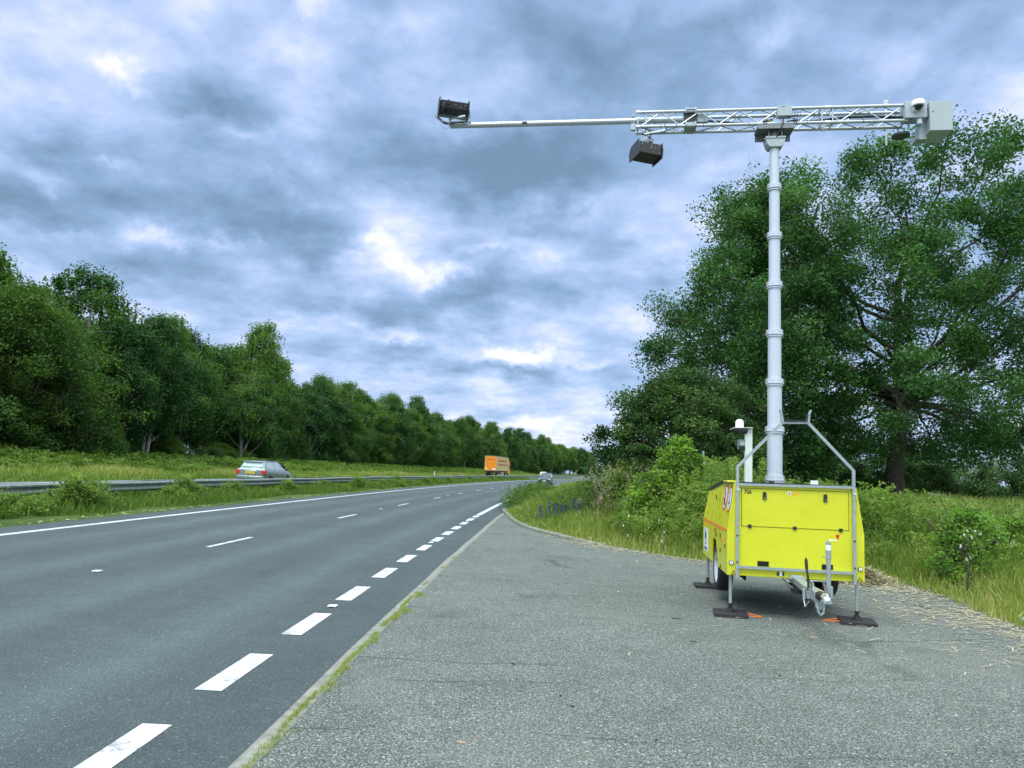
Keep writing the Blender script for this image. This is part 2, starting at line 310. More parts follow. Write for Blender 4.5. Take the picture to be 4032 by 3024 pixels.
TR = [-.10+k for k in (.95, 2.75, 4.6, 6.4)]
M_ROAD = asphalt('road_asphalt', C4(.045, .063, .064), C4(.130, .156, .162), 100, TR, .45)
M_ROADF = asphalt('far_road_asphalt', C4(.085, .105, .098), C4(.18, .20, .19), 60, [14., 15.8, 17.6, 19.4], .3)
M_LAY = asphalt('layby_asphalt', C4(.070, .088, .074), C4(.310, .335, .305), 70, None, .8, C4(.205, .205, .185), True, .36)
def paintmat():
    m, t, b = newmat('worn_road_paint'); P = world_xyz(t)
    a = tnoise(t, P, 38, 6, .8); c = tnoise(t, P, 3.5, 4, .6)
    f = mrange(t, M_('ADD', M_('MULTIPLY', a, .6, t), M_('MULTIPLY', c, .4, t), t), .52, .58, 0, .85)
    col = mixc(t, f, mixc(t, mrange(t, tnoise(t, P, 9, 6, .7), .35, .7, 0, .5), C4(.56, .57, .63), C4(.40, .42, .45)), C4(.17, .19, .20)); lk(col, b.inputs['Base Color'], t); b.inputs['Roughness'].default_value = .7
    bp = N('ShaderNodeBump', t); bp.inputs['Strength'].default_value = .3; bp.inputs['Distance'].default_value = .004; lk(a, bp.inputs['Height'], t); lk(bp.outputs[0], b.inputs['Normal'], t)
    return m
M_PAINT = paintmat()
def groundmat():
    m, t, b = newmat('ground_soil_and_turf'); P = world_xyz(t)
    a = tnoise(t, P, .5, 8, .65); c = tnoise(t, P, 6, 6, .7); d = tnoise(t, P, .045, 3, .5)
    col = ramp(t, M_('ADD', M_('MULTIPLY', a, .55, t), M_('MULTIPLY', c, .45, t), t), [(.30, C4(.022, .038, .012)), (.5, C4(.060, .105, .024)), (.62, C4(.11, .15, .04)), (.75, C4(.24, .22, .10))])
    # bare sandy patch in the field to the right
    vm = N('ShaderNodeVectorMath', t, operation='SUBTRACT'); lk(P, vm.inputs[0], t); vm.inputs[1].default_value = (54, 66, 0)
    vs = N('ShaderNodeVectorMath', t, operation='MULTIPLY'); lk(vm.outputs[0], vs.inputs[0], t); vs.inputs[1].default_value = (1/15, 1/13, 0)
    ln = N('ShaderNodeVectorMath', t, operation='LENGTH'); lk(vs.outputs[0], ln.inputs[0], t)
    f = mrange(t, M_('ADD', ln.outputs['Value'], M_('MULTIPLY', c, .5, t), t), 1.0, 1.3, 1, 0)
    col = mixc(t, f, col, ramp(t, a, [(.35, C4(.32, .24, .16)), (.65, C4(.42, .40, .36))]))
    lk(col, b.inputs['Base Color'], t); b.inputs['Roughness'].default_value = .95; b.inputs['Specular IOR Level'].default_value = .1
    bp = N('ShaderNodeBump', t); bp.inputs['Strength'].default_value = .8; bp.inputs['Distance'].default_value = .05; lk(c, bp.inputs['Height'], t); lk(bp.outputs[0], b.inputs['Normal'], t)
    return m
M_GND = groundmat()

# ------------------------------------------------------------------ road alignment
X0, TH0, K0, K1, BANK = -2.3925, .025, .0012518, -.4e-5, .0182
SS = np.arange(-160, 1300, .5); _kap = np.where(SS < 0, K0, np.maximum(K0+K1*np.clip(SS, 0, None), .00045))
I0 = int(np.argmin(abs(SS)))
def _cum(a): return np.concatenate([[0], np.cumsum((a[1:]+a[:-1])/2*.5)])
TH = _cum(_kap); TH = TH-TH[I0]+TH0
CX = _cum(np.sin(TH)); CX = CX-CX[I0]+X0
CY = _cum(np.cos(TH)); CY = CY-CY[I0]
def RD(s, off):      # off metres to the left of the near edge line
    t = np.interp(s, SS, TH); return np.interp(s, SS, CX)-off*np.cos(t), np.interp(s, SS, CY)+off*np.sin(t)
def heading(s): return float(np.interp(s, SS, TH))
_cs = slice(0, None, 6)
def to_so(x, y):
    x = np.atleast_1d(np.asarray(x, float)); y = np.atleast_1d(np.asarray(y, float)); s = np.empty(len(x)); o = np.empty(len(x))
    gx, gy, gt, gs = CX[_cs], CY[_cs], TH[_cs], SS[_cs]
    for a in range(0, len(x), 20000):
        xs, ys = x[a:a+20000], y[a:a+20000]
        i = np.argmin((xs[:, None]-gx)**2+(ys[:, None]-gy)**2, axis=1)
        ds = (xs-gx[i])*np.sin(gt[i])+(ys-gy[i])*np.cos(gt[i])
        ss = gs[i]+ds; tt = np.interp(ss, SS, TH)
        o[a:a+20000] = -((xs-np.interp(ss, SS, CX))*np.cos(tt)-(ys-np.interp(ss, SS, CY))*np.sin(tt)); s[a:a+20000] = ss
    return s, o
def sstep(a, b, x):
    t = np.clip((x-a)/(b-a), 0, 1); return t*t*(3-2*t)
# edge of the lay-by surface: island kerb, then the verge behind and beside the trailer
EDGE = np.array([(-.22, 34.5), (-.20, 32.0), (.02, 28.2), (.20, 25.6), (.52, 23.2), (1.05, 21.1), (1.75, 19.2), (2.75, 17.4), (3.75, 15.95), (4.9, 15.0), (6.0, 14.2), (6.75, 13.0), (6.65, 11.8), (6.35, 10.5), (6.2, 9.2), (6.35, 7.5), (6.9, 5), (7.6, 1), (8.5, -6), (9.5, -20)])
def resample(P, d):
    P = np.asarray(P, float); L = np.concatenate([[0], np.cumsum(np.linalg.norm(np.diff(P, axis=0), axis=1))]); q = np.arange(0, L[-1], d)
    for _ in range(2):
        P2 = np.stack([np.interp(q, L, P[:, i]) for i in range(P.shape[1])], 1)
    k = max(1, int(1.0/d)); ker = np.ones(k)/k
    if k > 1:
        pad = np.concatenate([np.repeat(P2[:1], k//2, 0), P2, np.repeat(P2[-1:], k-1-k//2, 0)]); P2 = np.stack([np.convolve(pad[:, i], ker, 'valid') for i in range(P.shape[1])], 1)
    return P2
EDG = resample(EDGE, .25)
_et = np.gradient(EDG, axis=0); _et /= np.linalg.norm(_et, axis=1)[:, None]
def edge_dist(x, y):     # >0 inside the vegetation (right hand side of the edge)
    x = np.atleast_1d(x); y = np.atleast_1d(y); out = np.full(len(x), 99.)
    for a in range(0, len(x), 20000):
        xs, ys = x[a:a+20000], y[a:a+20000]
        dx = xs[:, None]-EDG[:, 0]; dy = ys[:, None]-EDG[:, 1]; d2 = dx*dx+dy*dy; i = np.argmin(d2, axis=1); r = np.arange(len(xs))
        sgn = np.sign(-(_et[i, 0]*dy[r, i]-_et[i, 1]*dx[r, i])); d = np.sqrt(d2[r, i])
        # edge runs away from the road tip towards the camera: vegetation is on its left
        out[a:a+20000] = -sgn*d
    # beyond the island tip the verge follows the road
    s, o = to_so(x, y); far = y > 32
    out = np.where(far, -(o+.95), out)
    return out
def ground_z(x, y, under=False):
    x = np.atleast_1d(np.asarray(x, float)); y = np.atleast_1d(np.asarray(y, float))
    s, o = to_so(x, y); z = BANK*np.clip(o, 0, 21)
    z = z+.62*sstep(22.5, 33, o)
    near = (y < 60) & (o < 0)
    e = edge_dist(x, y)
    m = .02+.36*sstep(.2, 4.5, e)
    z = np.where((o < -.9) & (e > 0), m, z)
    if under:
        d = np.where(o >= -.9, sstep(21.8, 21.0, o)*.09, np.where(e > 0, .07*sstep(.7, .2, e), .07))
        z = z-d
    return z
rng = np.random.default_rng(7); random.seed(7)

def axis(segs):
    out = []
    for a, b, d in segs: out += list(np.arange(a, b, d))
    out.append(segs[-1][1]); return np.array(out)
gx = axis([(-1600, -300, 130), (-300, -80, 15), (-80, -40, 3), (-40, 30, .75), (30, 90, 3), (90, 300, 15), (300, 1700, 140)])
gy = axis([(-160, -10, 10), (-10, 60, .75), (60, 140, 2.5), (140, 400, 8), (400, 2600, 110)])
GX, GY = np.meshgrid(gx, gy); Z = ground_z(GX.ravel(), GY.ravel(), True)
nx, ny = len(gx), len(gy); idx = np.arange(nx*ny).reshape(ny, nx)
F = np.stack([idx[:-1, :-1], idx[:-1, 1:], idx[1:, 1:], idx[1:, :-1]], -1).reshape(-1, 4)
tag(npmesh('ground', np.stack([GX.ravel(), GY.ravel(), Z], 1), F, M_GND, smooth=True), kind='structure')

def ribbon(name, s0, s1, offs, mat, dz=0, ds=2.0, zf=None, kind='structure'):
    """sheet between the given offsets, UV = (offset, distance)"""
    ss = np.arange(s0, s1+ds*.5, ds); V = []; UV = []
    for k, o in enumerate(offs):
        x, y = RD(ss, np.full(len(ss), float(o))); z = BANK*max(o, 0)+dz+(zf[k] if zf else 0)
        V.append(np.stack([x, y, np.full(len(ss), z)], 1)); UV.append(np.stack([np.full(len(ss), o), ss], 1))
    n = len(ss); V = np.concatenate(V); UV = np.concatenate(UV); F = []
    for k in range(len(offs)-1):
        a = np.arange(n-1)+k*n; F.append(np.stack([a, a+n, a+n+1, a+1], 1))
    o = npmesh(name, V, np.concatenate(F), mat, uv=UV); 
    return tag(o, kind=kind)
ribbon('road', -60, 620, [-.84, 0, 2, 4, 6, 8.35], M_ROAD)
ribbon('far_road', -60, 620, [12.35, 15, 18, 20.9], M_ROADF)
ribbon('median', -60, 620, [8.33, 8.42, 9.2, 11.6, 12.3, 12.37], M_GND, 0, 2, [-.02, .03, .06, .06, .04, -.02])
# kerb strip beside the lay-by, slightly uneven
ks = np.arange(-8, 31.0, .18); kV = []; 
jit = np.interp(ks, np.arange(-8, 32, 1.5), rng.normal(0, .012, 27))
for o, z in ((-.785, .002), (-.79, .012), (-.905, .012), (-.915, .0)):
    x, y = RD(ks, o+jit-.002*np.clip(ks, 0, 40)); kV.append(np.stack([x, y, np.full(len(ks), z)], 1))
n = len(ks); kF = np.concatenate([np.stack([np.arange(n-1)+k*n, np.arange(n-1)+(k+1)*n, np.arange(n-1)+(k+1)*n+1, np.arange(n-1)+k*n+1], 1) for k in range(3)])
tag(npmesh('kerb_strip', np.concatenate(kV), kF, M_CONC), kind='structure')
# lay-by surface
def flat_poly(name, pts, z, mat):
    bm = bmesh.new(); vs = [bm.verts.new((p[0], p[1], z)) for p in pts]; f = bm.faces.new(vs); bmesh.ops.triangulate(bm, faces=[f]); me = bpy.data.meshes.new(name); bm.to_mesh(me); bm.free()
    for p in me.polygons:
        if p.normal.z < 0: p.flip()
    me.materials.append(mat); o = bpy.data.objects.new(name, me); COL.objects.link(o); return o
_in = [RD(s, -.90) for s in np.arange(-25, 31.5, 2)]
_out = [(EDG[i, 0]-_et[i, 1]*.55, EDG[i, 1]+_et[i, 0]*.55) for i in range(10, len(EDG), 5)]
tag(flat_poly('layby', _in+_out, .004, M_LAY), kind='structure')
# island kerb stones
kb = MB(); 
i = 4
while EDG[i, 1] > 15.9:
    a = Vector((EDG[i, 0], EDG[i, 1], 0)); b = Vector((EDG[i+3, 0], EDG[i+3, 1], 0)); t = (b-a).normalized(); nn = Vector((-t.y, t.x, 0))
    a2 = a+t*.008; b2 = b-t*.008; hh = .095-.075*float(sstep(21, 16.5, np.array([a.y]))[0])+random.uniform(-.006, .006)
    pr = [(-.0, -.02), (0, hh-.03), (.03, hh), (.13, hh), (.13, -.02)]
    vs = [a2+nn*q[0]+Vector((0, 0, q[1])) for q in pr]+[b2+nn*q[0]+Vector((0, 0, q[1])) for q in pr]
    kb.add(vs, [(0, 1, 2, 3, 4), (9, 8, 7, 6, 5)]+[(k, (k+1) % 5, 5+(k+1) % 5, 5+k) for k in range(5)]); i += 3
tag(kb.build('kerb', M_CONC, smooth=0), kind='structure')
# ---- painted markings
mk = MB()
def dash(s0, s1, o0, o1, dz=.004, seg=1.5):
    ss = np.linspace(s0, s1, max(2, int((s1-s0)/seg)+1))
    L = [RD(s, o1) for s in ss]; Rr = [RD(s, o0) for s in ss]
    vs = [(p[0], p[1], BANK*max(o1, 0)+dz) for p in L]+[(p[0], p[1], BANK*max(o0, 0)+dz) for p in Rr]; n = len(ss)
    mk.add(vs, [(k, k+1, n+k+1, n+k) for k in range(n-1)])
s = 1.8
for a in (-.2, 1.85, 3.93, 5.83, 7.76, 9.79, 11.86, 13.88, 15.94, 17.94, 19.85, 21.8, 23.8, 25.7, 27.5):
    dash(a, a+1.15+random.uniform(-.03, .03), -.195+random.uniform(-.006, .006), random.uniform(-.004, .012))
dash(29.0, 400, -.20, 0)
for k in range(-2, 44):
    a = 14.36+8.97*k; dash(a, a+2.15, 3.555, 3.655)
dash(-40, 600, 7.40, 7.58); dash(-40, 600, 12.85, 13.0); dash(-40, 600, 20.1, 20.28)
for k in range(0, 40): a = 18+9*k; dash(a, a+2, 16.5, 16.62)
tag(mk.build('road_markings', M_PAINT, smooth=0), kind='structure')
# road studs
def stud_proto():
    r = empty('road_stud', (0, 0, 0)); MB().box((0, 0, .010), (.10, .11, .014)).build('stud_body', M_WHT, r, 0, .004)
    MB().box((0, -.0565, .009), (.06, .004, .008)).build('stud_lens', M_CHR, r, 0); return r
studs = [(10.8, 3.61, 'white road stud alone in the nearest lane gap at left'), (29.1, 3.61, 'white road stud between the second and third lane dashes'), (46.3, 3.64, 'white road stud between the fourth and fifth lane dashes'), (62.5, 3.64, None), (80.5, 3.64, None), (98.5, 3.64, None),
         (9.33, -.09, 'road stud just before the third short edge dash from the bottom'), (17.53, -.09, 'road stud before the seventh short edge dash'), (25.3, -.09, 'road stud near the last short edge dashes')]
sp0 = stud_proto()
for i, (s, o, lab) in enumerate(studs):
    q = sp0 if i == 0 else copy_tree(sp0); x, y = RD(s, o); q.location = (x, y, BANK*max(o, 0)+.004); q.rotation_euler.z = -heading(s)
    tag(q, lab or 'tiny white road stud far along the lane line towards the bend', 'road stud', 'reflective studs along the road lines')

# ------------------------------------------------------------------ foliage generators
def leaf_cards(P, size, rg, up=.35, aspect=.62, nrm=None):
    """one folded leaf (two triangles as a quad) per point"""
    n = len(P); size = np.broadcast_to(size, (n,))*rg.uniform(.65, 1.3, n)
    nv = rg.normal(0, 1, (n, 3)); nv[:, 2] = np.abs(nv[:, 2])+up
    if nrm is not None: nv += nrm
    nv /= np.linalg.norm(nv, axis=1)[:, None]
    t = rg.normal(0, 1, (n, 3)); t -= (t*nv).sum(1)[:, None]*nv; t /= np.linalg.norm(t, axis=1)[:, None]
    b = np.cross(nv, t); s = size[:, None]
    V = np.stack([P-t*s*.5, P+b*s*.5*aspect+nv*s*.08, P+t*s*.5, P-b*s*.5*aspect+nv*s*.08], 1).reshape(-1, 3)
    F = np.arange(4*n).reshape(n, 4)
    return V, F
def bez(a, c, b, n):
    t = np.linspace(0, 1, n)[:, None]; return (1-t)**2*a+2*t*(1-t)*c+t*t*b
def make_plant(name, seed, H, h0, Rmax, shape, K, L, lsize, rc, leafmat, barkmat, trunk_r, hang=0, P=18, up=.9, stems=1, lump=.35, flat=.75, trunk_top=.86, lean=(0, 0), shell=.65, crown='crown', label=None, cat='tree', group=None, fork=False, holes=.0, tonejit=.22, side=6, twigs=True, limb_r=.30, hmin=.55):
    rg = np.random.default_rng(seed); root = empty(name, label=label, cat=cat, group=group)
    # crown profile with lumps
    ph = rg.uniform(0, 6.28, 8); fr = rg.integers(1, 5, 8)
    def lumps(a, t): return 1+lump*sum(np.sin(fr[i]*a+ph[i]+t*(2+i)*1.3) for i in range(8))/4
    C = []
    while len(C) < K:
        t = rg.uniform(0, 1); a = rg.uniform(0, 2*math.pi); R = Rmax*shape(t)*lumps(a, t)
        if rg.uniform() > R/Rmax+.12: continue
        r = R*(shell+(1-shell)*rg.uniform() if rg.uniform() < .7 else math.sqrt(rg.uniform()))
        C.append((r*math.cos(a)+lean[0]*t, r*math.sin(a)+lean[1]*t, h0+t*(H-h0)))
    C = np.array(C)
    # trunk
    wood = MB(); tn = 9
    tips = []
    for k in range(stems):
        off = np.array([0, 0, 0.]) if stems == 1 else np.array([rg.normal(0, trunk_r*1.6), rg.normal(0, trunk_r*1.6), 0])
        sp_ = 0 if stems == 1 else Rmax*.28; top = np.array([rg.normal(0, sp_+.02*H)+lean[0]*.7, rg.normal(0, sp_+.02*H)+lean[1]*.7, H*trunk_top])
        tp = np.array([off+(top-off)*np.array([q**1.3, q**1.3, q]) for q in np.linspace(0, 1, tn)]); tp[1:-1, :2] += rg.normal(0, .012*H, (tn-2, 2))*.5
        rr = [trunk_r*(1.35 if i == 0 else 1)*(1-.9*(i/(tn-1))**.9)+.01 for i in range(tn)]
        wood.tube(tp, rr, 9); tips.append((tp, rr))
    samp = []
    for tp, rr in tips:
        for q in np.linspace(0, 1, 60):
            i = min(int(q*(tn-1)), tn-2); f = q*(tn-1)-i; samp.append((*(tp[i]*(1-f)+tp[i+1]*f), rr[i]*(1-f)+rr[i+1]*f))
    samp = np.array(samp)
    # primary limbs to spread clump centres
    pick = [int(np.argmax(C[:, 2]))]; d = np.linalg.norm(C-C[pick[0]], axis=1)
    for _ in range(P-1):
        i = int(np.argmax(d)); pick.append(i); d = np.minimum(d, np.linalg.norm(C-C[i], axis=1))
    limb = [samp]
    for i in pick:
        c = C[i]; rad = math.hypot(c[0], c[1]); hb = max(c[2]-rad*up, h0*hmin+.12*H*rg.uniform(0, .5)); hb = min(hb, H*trunk_top*.95)
        cand = samp[np.argsort(np.abs(samp[:, 2]-hb))[:max(1, stems)]]; j = cand[np.argmin(np.linalg.norm(cand[:, :2]-c[:2], axis=1))]
        a = j[:3]; m = (a+c)/2+np.array([(c[0]-a[0])*.12, (c[1]-a[1])*.12, -(c[2]-a[2])*.10+rg.normal(0, .02*H)])
        r0 = min(j[3]*.5, trunk_r*limb_r)+.012; pts = bez(a, m, c, 9); pts[1:-1] += rg.normal(0, .006*H, (7, 3)); rs = np.linspace(r0, .018, 9); wood.tube(pts, rs, side)
        q = bez(a, m, c, 24); limb.append(np.concatenate([q, np.linspace(r0, .018, 24)[:, None]], 1))
    limb = np.concatenate(limb)
    if twigs:
        for i in range(K):
            c = C[i]; w = np.linalg.norm(limb[:, :3]-c, axis=1)+np.clip(limb[:, 2]-c[2], 0, None)*1.2; j = limb[int(np.argmin(w))]; a = j[:3]
            m = (a+c)/2+np.array([0, 0, rg.uniform(-.04, .10)*np.linalg.norm(c-a)]); r0 = min(j[3]*.7, .03+.0035*np.linalg.norm(c-a)*4)
            wood.tube(bez(a, m, c, 4), [r0, r0*.7, r0*.45, .006], 4, False)
            for _ in range(3):
                e = c+rg.normal(0, rc*.7, 3); wood.tube([c, (c+e)/2+rg.normal(0, .05*rc, 3), e], [.010, .007, .004], 3, False)
    wood.build('trunk', barkmat, root, 60)
    # leaves
    per = np.maximum(8, (L*rg.uniform(.45, 1.5, K))).astype(int); ci = np.repeat(np.arange(K), per); n = len(ci)
    dv = rg.normal(0, 1, (n, 3)); dv /= np.linalg.norm(dv, axis=1)[:, None]; rad = rg.uniform(0, 1, n)**.42
    rk = (rc*rg.uniform(.65, 1.3, K))[ci]; asp = rg.uniform(.7, 1.3, (K, 3))[ci]
    sub = np.clip(rg.normal(0, .20, (n//7+1, 3)), -.34, .34)[np.arange(n)//7]      # sprays of a few leaves
    Pn = C[ci]+(dv*rad[:, None]+sub)*rk[:, None]*asp*np.array([1, 1, flat])
    if hang:
        st = rg.integers(0, 9, n)+ci*9; sx = rg.normal(0, .45, (K*9, 2))[st]*rk[:, None]; ln = rg.uniform(.4, 1, K*9)[st]
        q = rg.uniform(0, 1, n); sel = rg.uniform(0, 1, n) < .6
        Pn[sel, :2] = (C[ci, :2]+sx+rg.normal(0, .05, (n, 2)))[sel]; Pn[sel, 2] = (C[ci, 2]+.3-hang*ln*q*1.3)[sel]
    Pn = Pn[Pn[:, 2] > .12]; ci = ci[:len(Pn)]
    tone = np.clip(.42+rg.normal(0, tonejit, K)[ci]+rg.normal(0, .13, len(Pn)), 0, 1)
    V, Fc = leaf_cards(Pn, lsize, rg)
    npmesh(crown, V, Fc, leafmat, np.repeat(tone, 4), root)
    return root
S_ROUND = lambda t: math.sin(math.pi*min(1, t*.93+.07))**.55
S_TALL = lambda t: (math.sin(math.pi*min(1, t*.88+.12)**.85))**.7
S_BROAD = lambda t: min(1, (t*5+.35))**.6*math.sqrt(max(0, 1-(max(0, t-.25)/.76)**4.2))*.97+.03
S_DOME = lambda t: math.sqrt(max(0, 1-t*t))*.97+.03
S_BIRCH = lambda t: (min(1, .45+t*2))*(1-t**2.4)**.6*.95+.05

# ------------------------------------------------------------------ trees on the right
def zat(x, y): return float(ground_z(x, y)[0])
def put(r, x, y, rz=0, sc=1, dz=-.05):
    r.location = (x, y, zat(x, y)+dz); r.rotation_euler.z = rz; r.scale = (sc, sc, sc); return r
put(make_plant('poplar_tree', 11, 19.7, 3.0, 10.4, S_BROAD, 540, 400, .17, 1.0, F_POP, M_BARK, .52, P=46, up=.80, hmin=1.85, lump=.30, flat=.8, shell=.55, trunk_top=.84, lean=(.8, 0), limb_r=.22, label='tall spreading poplar with thick bare trunk standing right of the mast'), 20.9, 42)
put(make_plant('poplar_tree', 23, 17.6, 1.2, 6.1, S_TALL, 300, 370, .17, .98, F_POP, M_BARK, .36, P=30, up=.8, lump=.28, stems=2, shell=.55, label='dense poplar rising directly behind the white mast, left of the bigger poplar'), 13.5, 41)
put(make_plant('hawthorn_bush', 31, 4.75, .25, 3.25, S_DOME, 260, 330, .10, .50, F_HAW, M_BARK, .13, P=26, up=.6, stems=4, lump=.22, flat=.6, shell=.7, label='big dark round hawthorn between the road bend and the mast', cat='bush'), 5.9, 25.5)
put(make_plant('elder_bush', 37, 2.45, .10, .66, S_ROUND, 90, 95, .085, .24, F_ELD, M_BARK, .035, P=12, up=.7, stems=4, lump=.3, flat=.7, label='bright yellow green elder in front of the dark hawthorn', cat='bush'), 4.55, 20.6)
put(make_plant('elder_bush', 38, 1.75, .05, .75, S_DOME, 70, 80, .08, .24, F_ELD, M_BARK, .03, P=8, up=.7, stems=3, lump=.3, flat=.7, label='smaller yellow green elder shoots left of the taller elder', cat='bush'), 3.75, 20.2)
put(make_plant('birch_sapling', 41, 1.30, .02, .62, S_DOME, 100, 70, .060, .20, F_SAP, M_BARK, .02, P=10, up=.8, stems=3, lump=.3, flat=.9, label='leafy young birch in the tall grass right of the trailer', cat='sapling'), 7.75, 13.1)
put(make_plant('birch_sapling', 42, 1.0, .02, .55, S_DOME, 60, 65, .060, .18, F_SAP, M_BARK, .02, P=8, up=.8, stems=3, lump=.3, flat=.9, label='small bushy sapling at the right edge of the view behind the verge', cat='sapling'), 9.3, 13.9)
hp = [make_plant('hedge_bush', 51+k, 4.2, .1, 3.6, S_DOME, 90, 150, .20, .85, F_HAW, M_BARK, .12, P=10, up=.5, stems=4, lump=.3, flat=.6, shell=.75, twigs=False, cat='bush') for k in range(3)]
hb = [(22.5, 62, 1.0, .85), (27.5, 66, 1.1, 1), (33, 63, .85, .8), (37.5, 67, 1.15, 1.05), (43, 65, 1.0, 1.05), (48.5, 66, 1.2, 1.1), (54, 70, 1.15, 1.15), (17.2, 50, .9, .95), (13.6, 48, 1.0, 1.0), (26.3, 49, .62, .62), (22.4, 48.5, .60, .60), (9.5, 55, 1.1, 1), (30.5, 75, 1.2, 1.3), (61, 74, 1.2, 1.25), (21, 78, 1.3, 1.3), (42, 82, 1.3, 1.3)]
hl = ['dark hedge bush just right of the poplar trunk', 'dark hedge bush behind the grass, second right of the poplar trunk', 'low dark bush in the gap of the far hedge', 'broad dark bush in the hedge below the pale tree at left', 'rounded dark bush left of centre under the pale tree', 'tall dark bush directly below the pale tree', 'dark bush at the right edge of the far hedge', 'dark bush left of the poplar trunk behind the frame', 'dark bush seen through the steel frame behind the mast', 'low brownish bush at the foot of the poplar, right part', 'low brownish bush at the foot of the poplar, left part', 'dark bush partly hidden behind the hawthorn', 'tall bush rising behind the far hedge at centre', 'tall bush rising behind the far hedge at far right', 'tall bush rising behind the hedge beside the poplar trunk', 'tall bush rising behind the hedge left of the pale tree']
for i, (x, y, sx, sz) in enumerate(hb):
    q = hp[i] if i < 3 else copy_tree(hp[i % 3]); put(q, x, y, i*1.7); q.scale = (sx, sx, sz); tag(q, hl[i], 'bush', 'dark bushes of the hedge beyond the field')
put(make_plant('willow_tree', 61, 10.2, 3.0, 5.8, S_ROUND, 80, 90, .24, 1.0, F_PALE, M_BIRCH, .22, hang=1.4, P=18, up=.9, stems=2, label='pale airy willow far away above the dark hedge at right'), 68, 110)

# ------------------------------------------------------------------ wood beyond the far carriageway
bp = []
for k, (H, h0, R, K, hang, mat, st) in enumerate([(15.0, 3.8, 3.9, 150, 1.5, F_BIR, 1), (14.6, 1.0, 4.5, 170, 1.2, F_BIR, 2), (16.5, 3.6, 3.6, 160, 1.8, F_BIR, 2), (13.6, .8, 4.9, 170, 0, F_OAK, 2), (12.0, .6, 3.9, 140, 1.0, F_BIR, 3)]):
    bp.append(make_plant('birch_tree' if mat is F_BIR else 'oak_tree', 100+k, H, h0, R, S_ROUND if k in (1, 3, 4) else S_BIRCH, K, 260, .22, 1.12, mat, M_BIRCH if mat is F_BIR else M_BARK, .17, hang=hang, P=14, up=1.3, stems=st, lump=.26, shell=.5, tonejit=.20, side=5, limb_r=.2))
used = set()
def wood_tree(k, s, o, sc, sz, label, cat='tree', rz=None, group='trees of the wood beyond the far carriageway'):
    q = bp[k] if k not in used else copy_tree(bp[k]); used.add(k); x, y = RD(s, o); q.location = (x, y, zat(x, y)-.1); q.rotation_euler.z = random.uniform(0, 6.28) if rz is None else rz
    q.scale = (sc, sc, sz); tag(q, label, cat, group); return q
G1 = {0: 'weeping birch with a single pale stem in the front row of the wood', 1: 'broad birch with two stems in the front row of the wood', 2: 'slender tall birch with drooping sprays in the front row of the wood', 3: 'dark round oak without hanging sprays in the front row of the wood', 4: 'shorter bushy birch with three stems in the front row of the wood'}
key = {0: (49.5, 34.5, 3, 1.0, .90, 'dark spreading oak at the left edge of the wood, nearest the camera'), 1: (59.5, 37, 1, 1.15, 1.10, 'tallest grey green birch near the left end of the wood'),
       2: (60.5, 33.4, 0, .85, .78, 'yellow green birch with bare white forked trunk standing in front of the tall grey birch'), 3: (86, 34, 4, .95, .9, 'light green birch above the silver estate car'), 4: (92, 36.5, 2, 1.05, 1.10, 'tall dark topped birch standing out above the silver estate car')}
for s, o, k, sc, sz, lab in key.values(): wood_tree(k, s, o, sc, sz, lab)
s = 44.0
while s < 430:
    k = random.choice([0, 1, 2, 3, 4, 0, 1]); o = 35.5+random.uniform(-1.8, 1.8); sc = random.uniform(.85, 1.12); z_ = random.uniform(.78, 1.04)
    z_ *= random.uniform(.86, 1.05)*(.70 if s < 56.5 else .95)
    if not (48 < s < 51.5 or 57.5 < s < 62.5 or 84 < s < 94): wood_tree(k, s, o, sc, z_, G1[k] if s < 180 else 'tree in the front row of the wood, far off along the bend')
    s += random.uniform(3.6, 5.2)*(1 if s < 200 else 1.5)
for row, (o0, st, zz_) in enumerate([(41.5, 6.0, 1.0), (49, 8.5, 1.0)]):
    s = 40.0 if row == 0 else 50
    while s < 430:
        k = random.choice([0, 1, 2, 3, 1]); sc = random.uniform(1.0, 1.2); wood_tree(k, s, o0+random.uniform(-2.4, 2.4), sc, zz_*random.uniform(.86, 1.08), 'tree of the wood standing behind the front row, only its top or gaps showing' if row == 0 else 'tree deep in the wood behind two other rows')
        s += st*random.uniform(.75, 1.3)*(1 if s < 200 else 1.6)
ub = [make_plant('undergrowth_bush', 131+k, 3.6, .05, 2.5, S_DOME, 100, 170, .15, .7, F_OAK if k else F_HAW, M_BARK, .08, P=8, up=.5, stems=4, lump=.35, flat=.7, shell=.7, twigs=False, cat='bush') for k in range(2)]
s = 42; i = 0
while s < 330:
    q = ub[i] if i < 2 else copy_tree(ub[i % 2]); x, y = RD(s, 33+random.uniform(-1, 3)); sc = random.uniform(.55, 1.15)*(1.5 if s < 52 else 1); q.location = (x, y, zat(x, y)-.1); q.rotation_euler.z = random.uniform(0, 6.28); q.scale = (sc, sc, sc*random.uniform(.8, 1.3))
    tag(q, 'brownish green hawthorn mass under the oak at the left edge' if s < 46 else 'low dark bush at the foot of the wood above the bracken', 'bush', 'bushes at the foot of the wood'); s += random.uniform(3.2, 7)*(1 if s < 150 else 1.6); i += 1

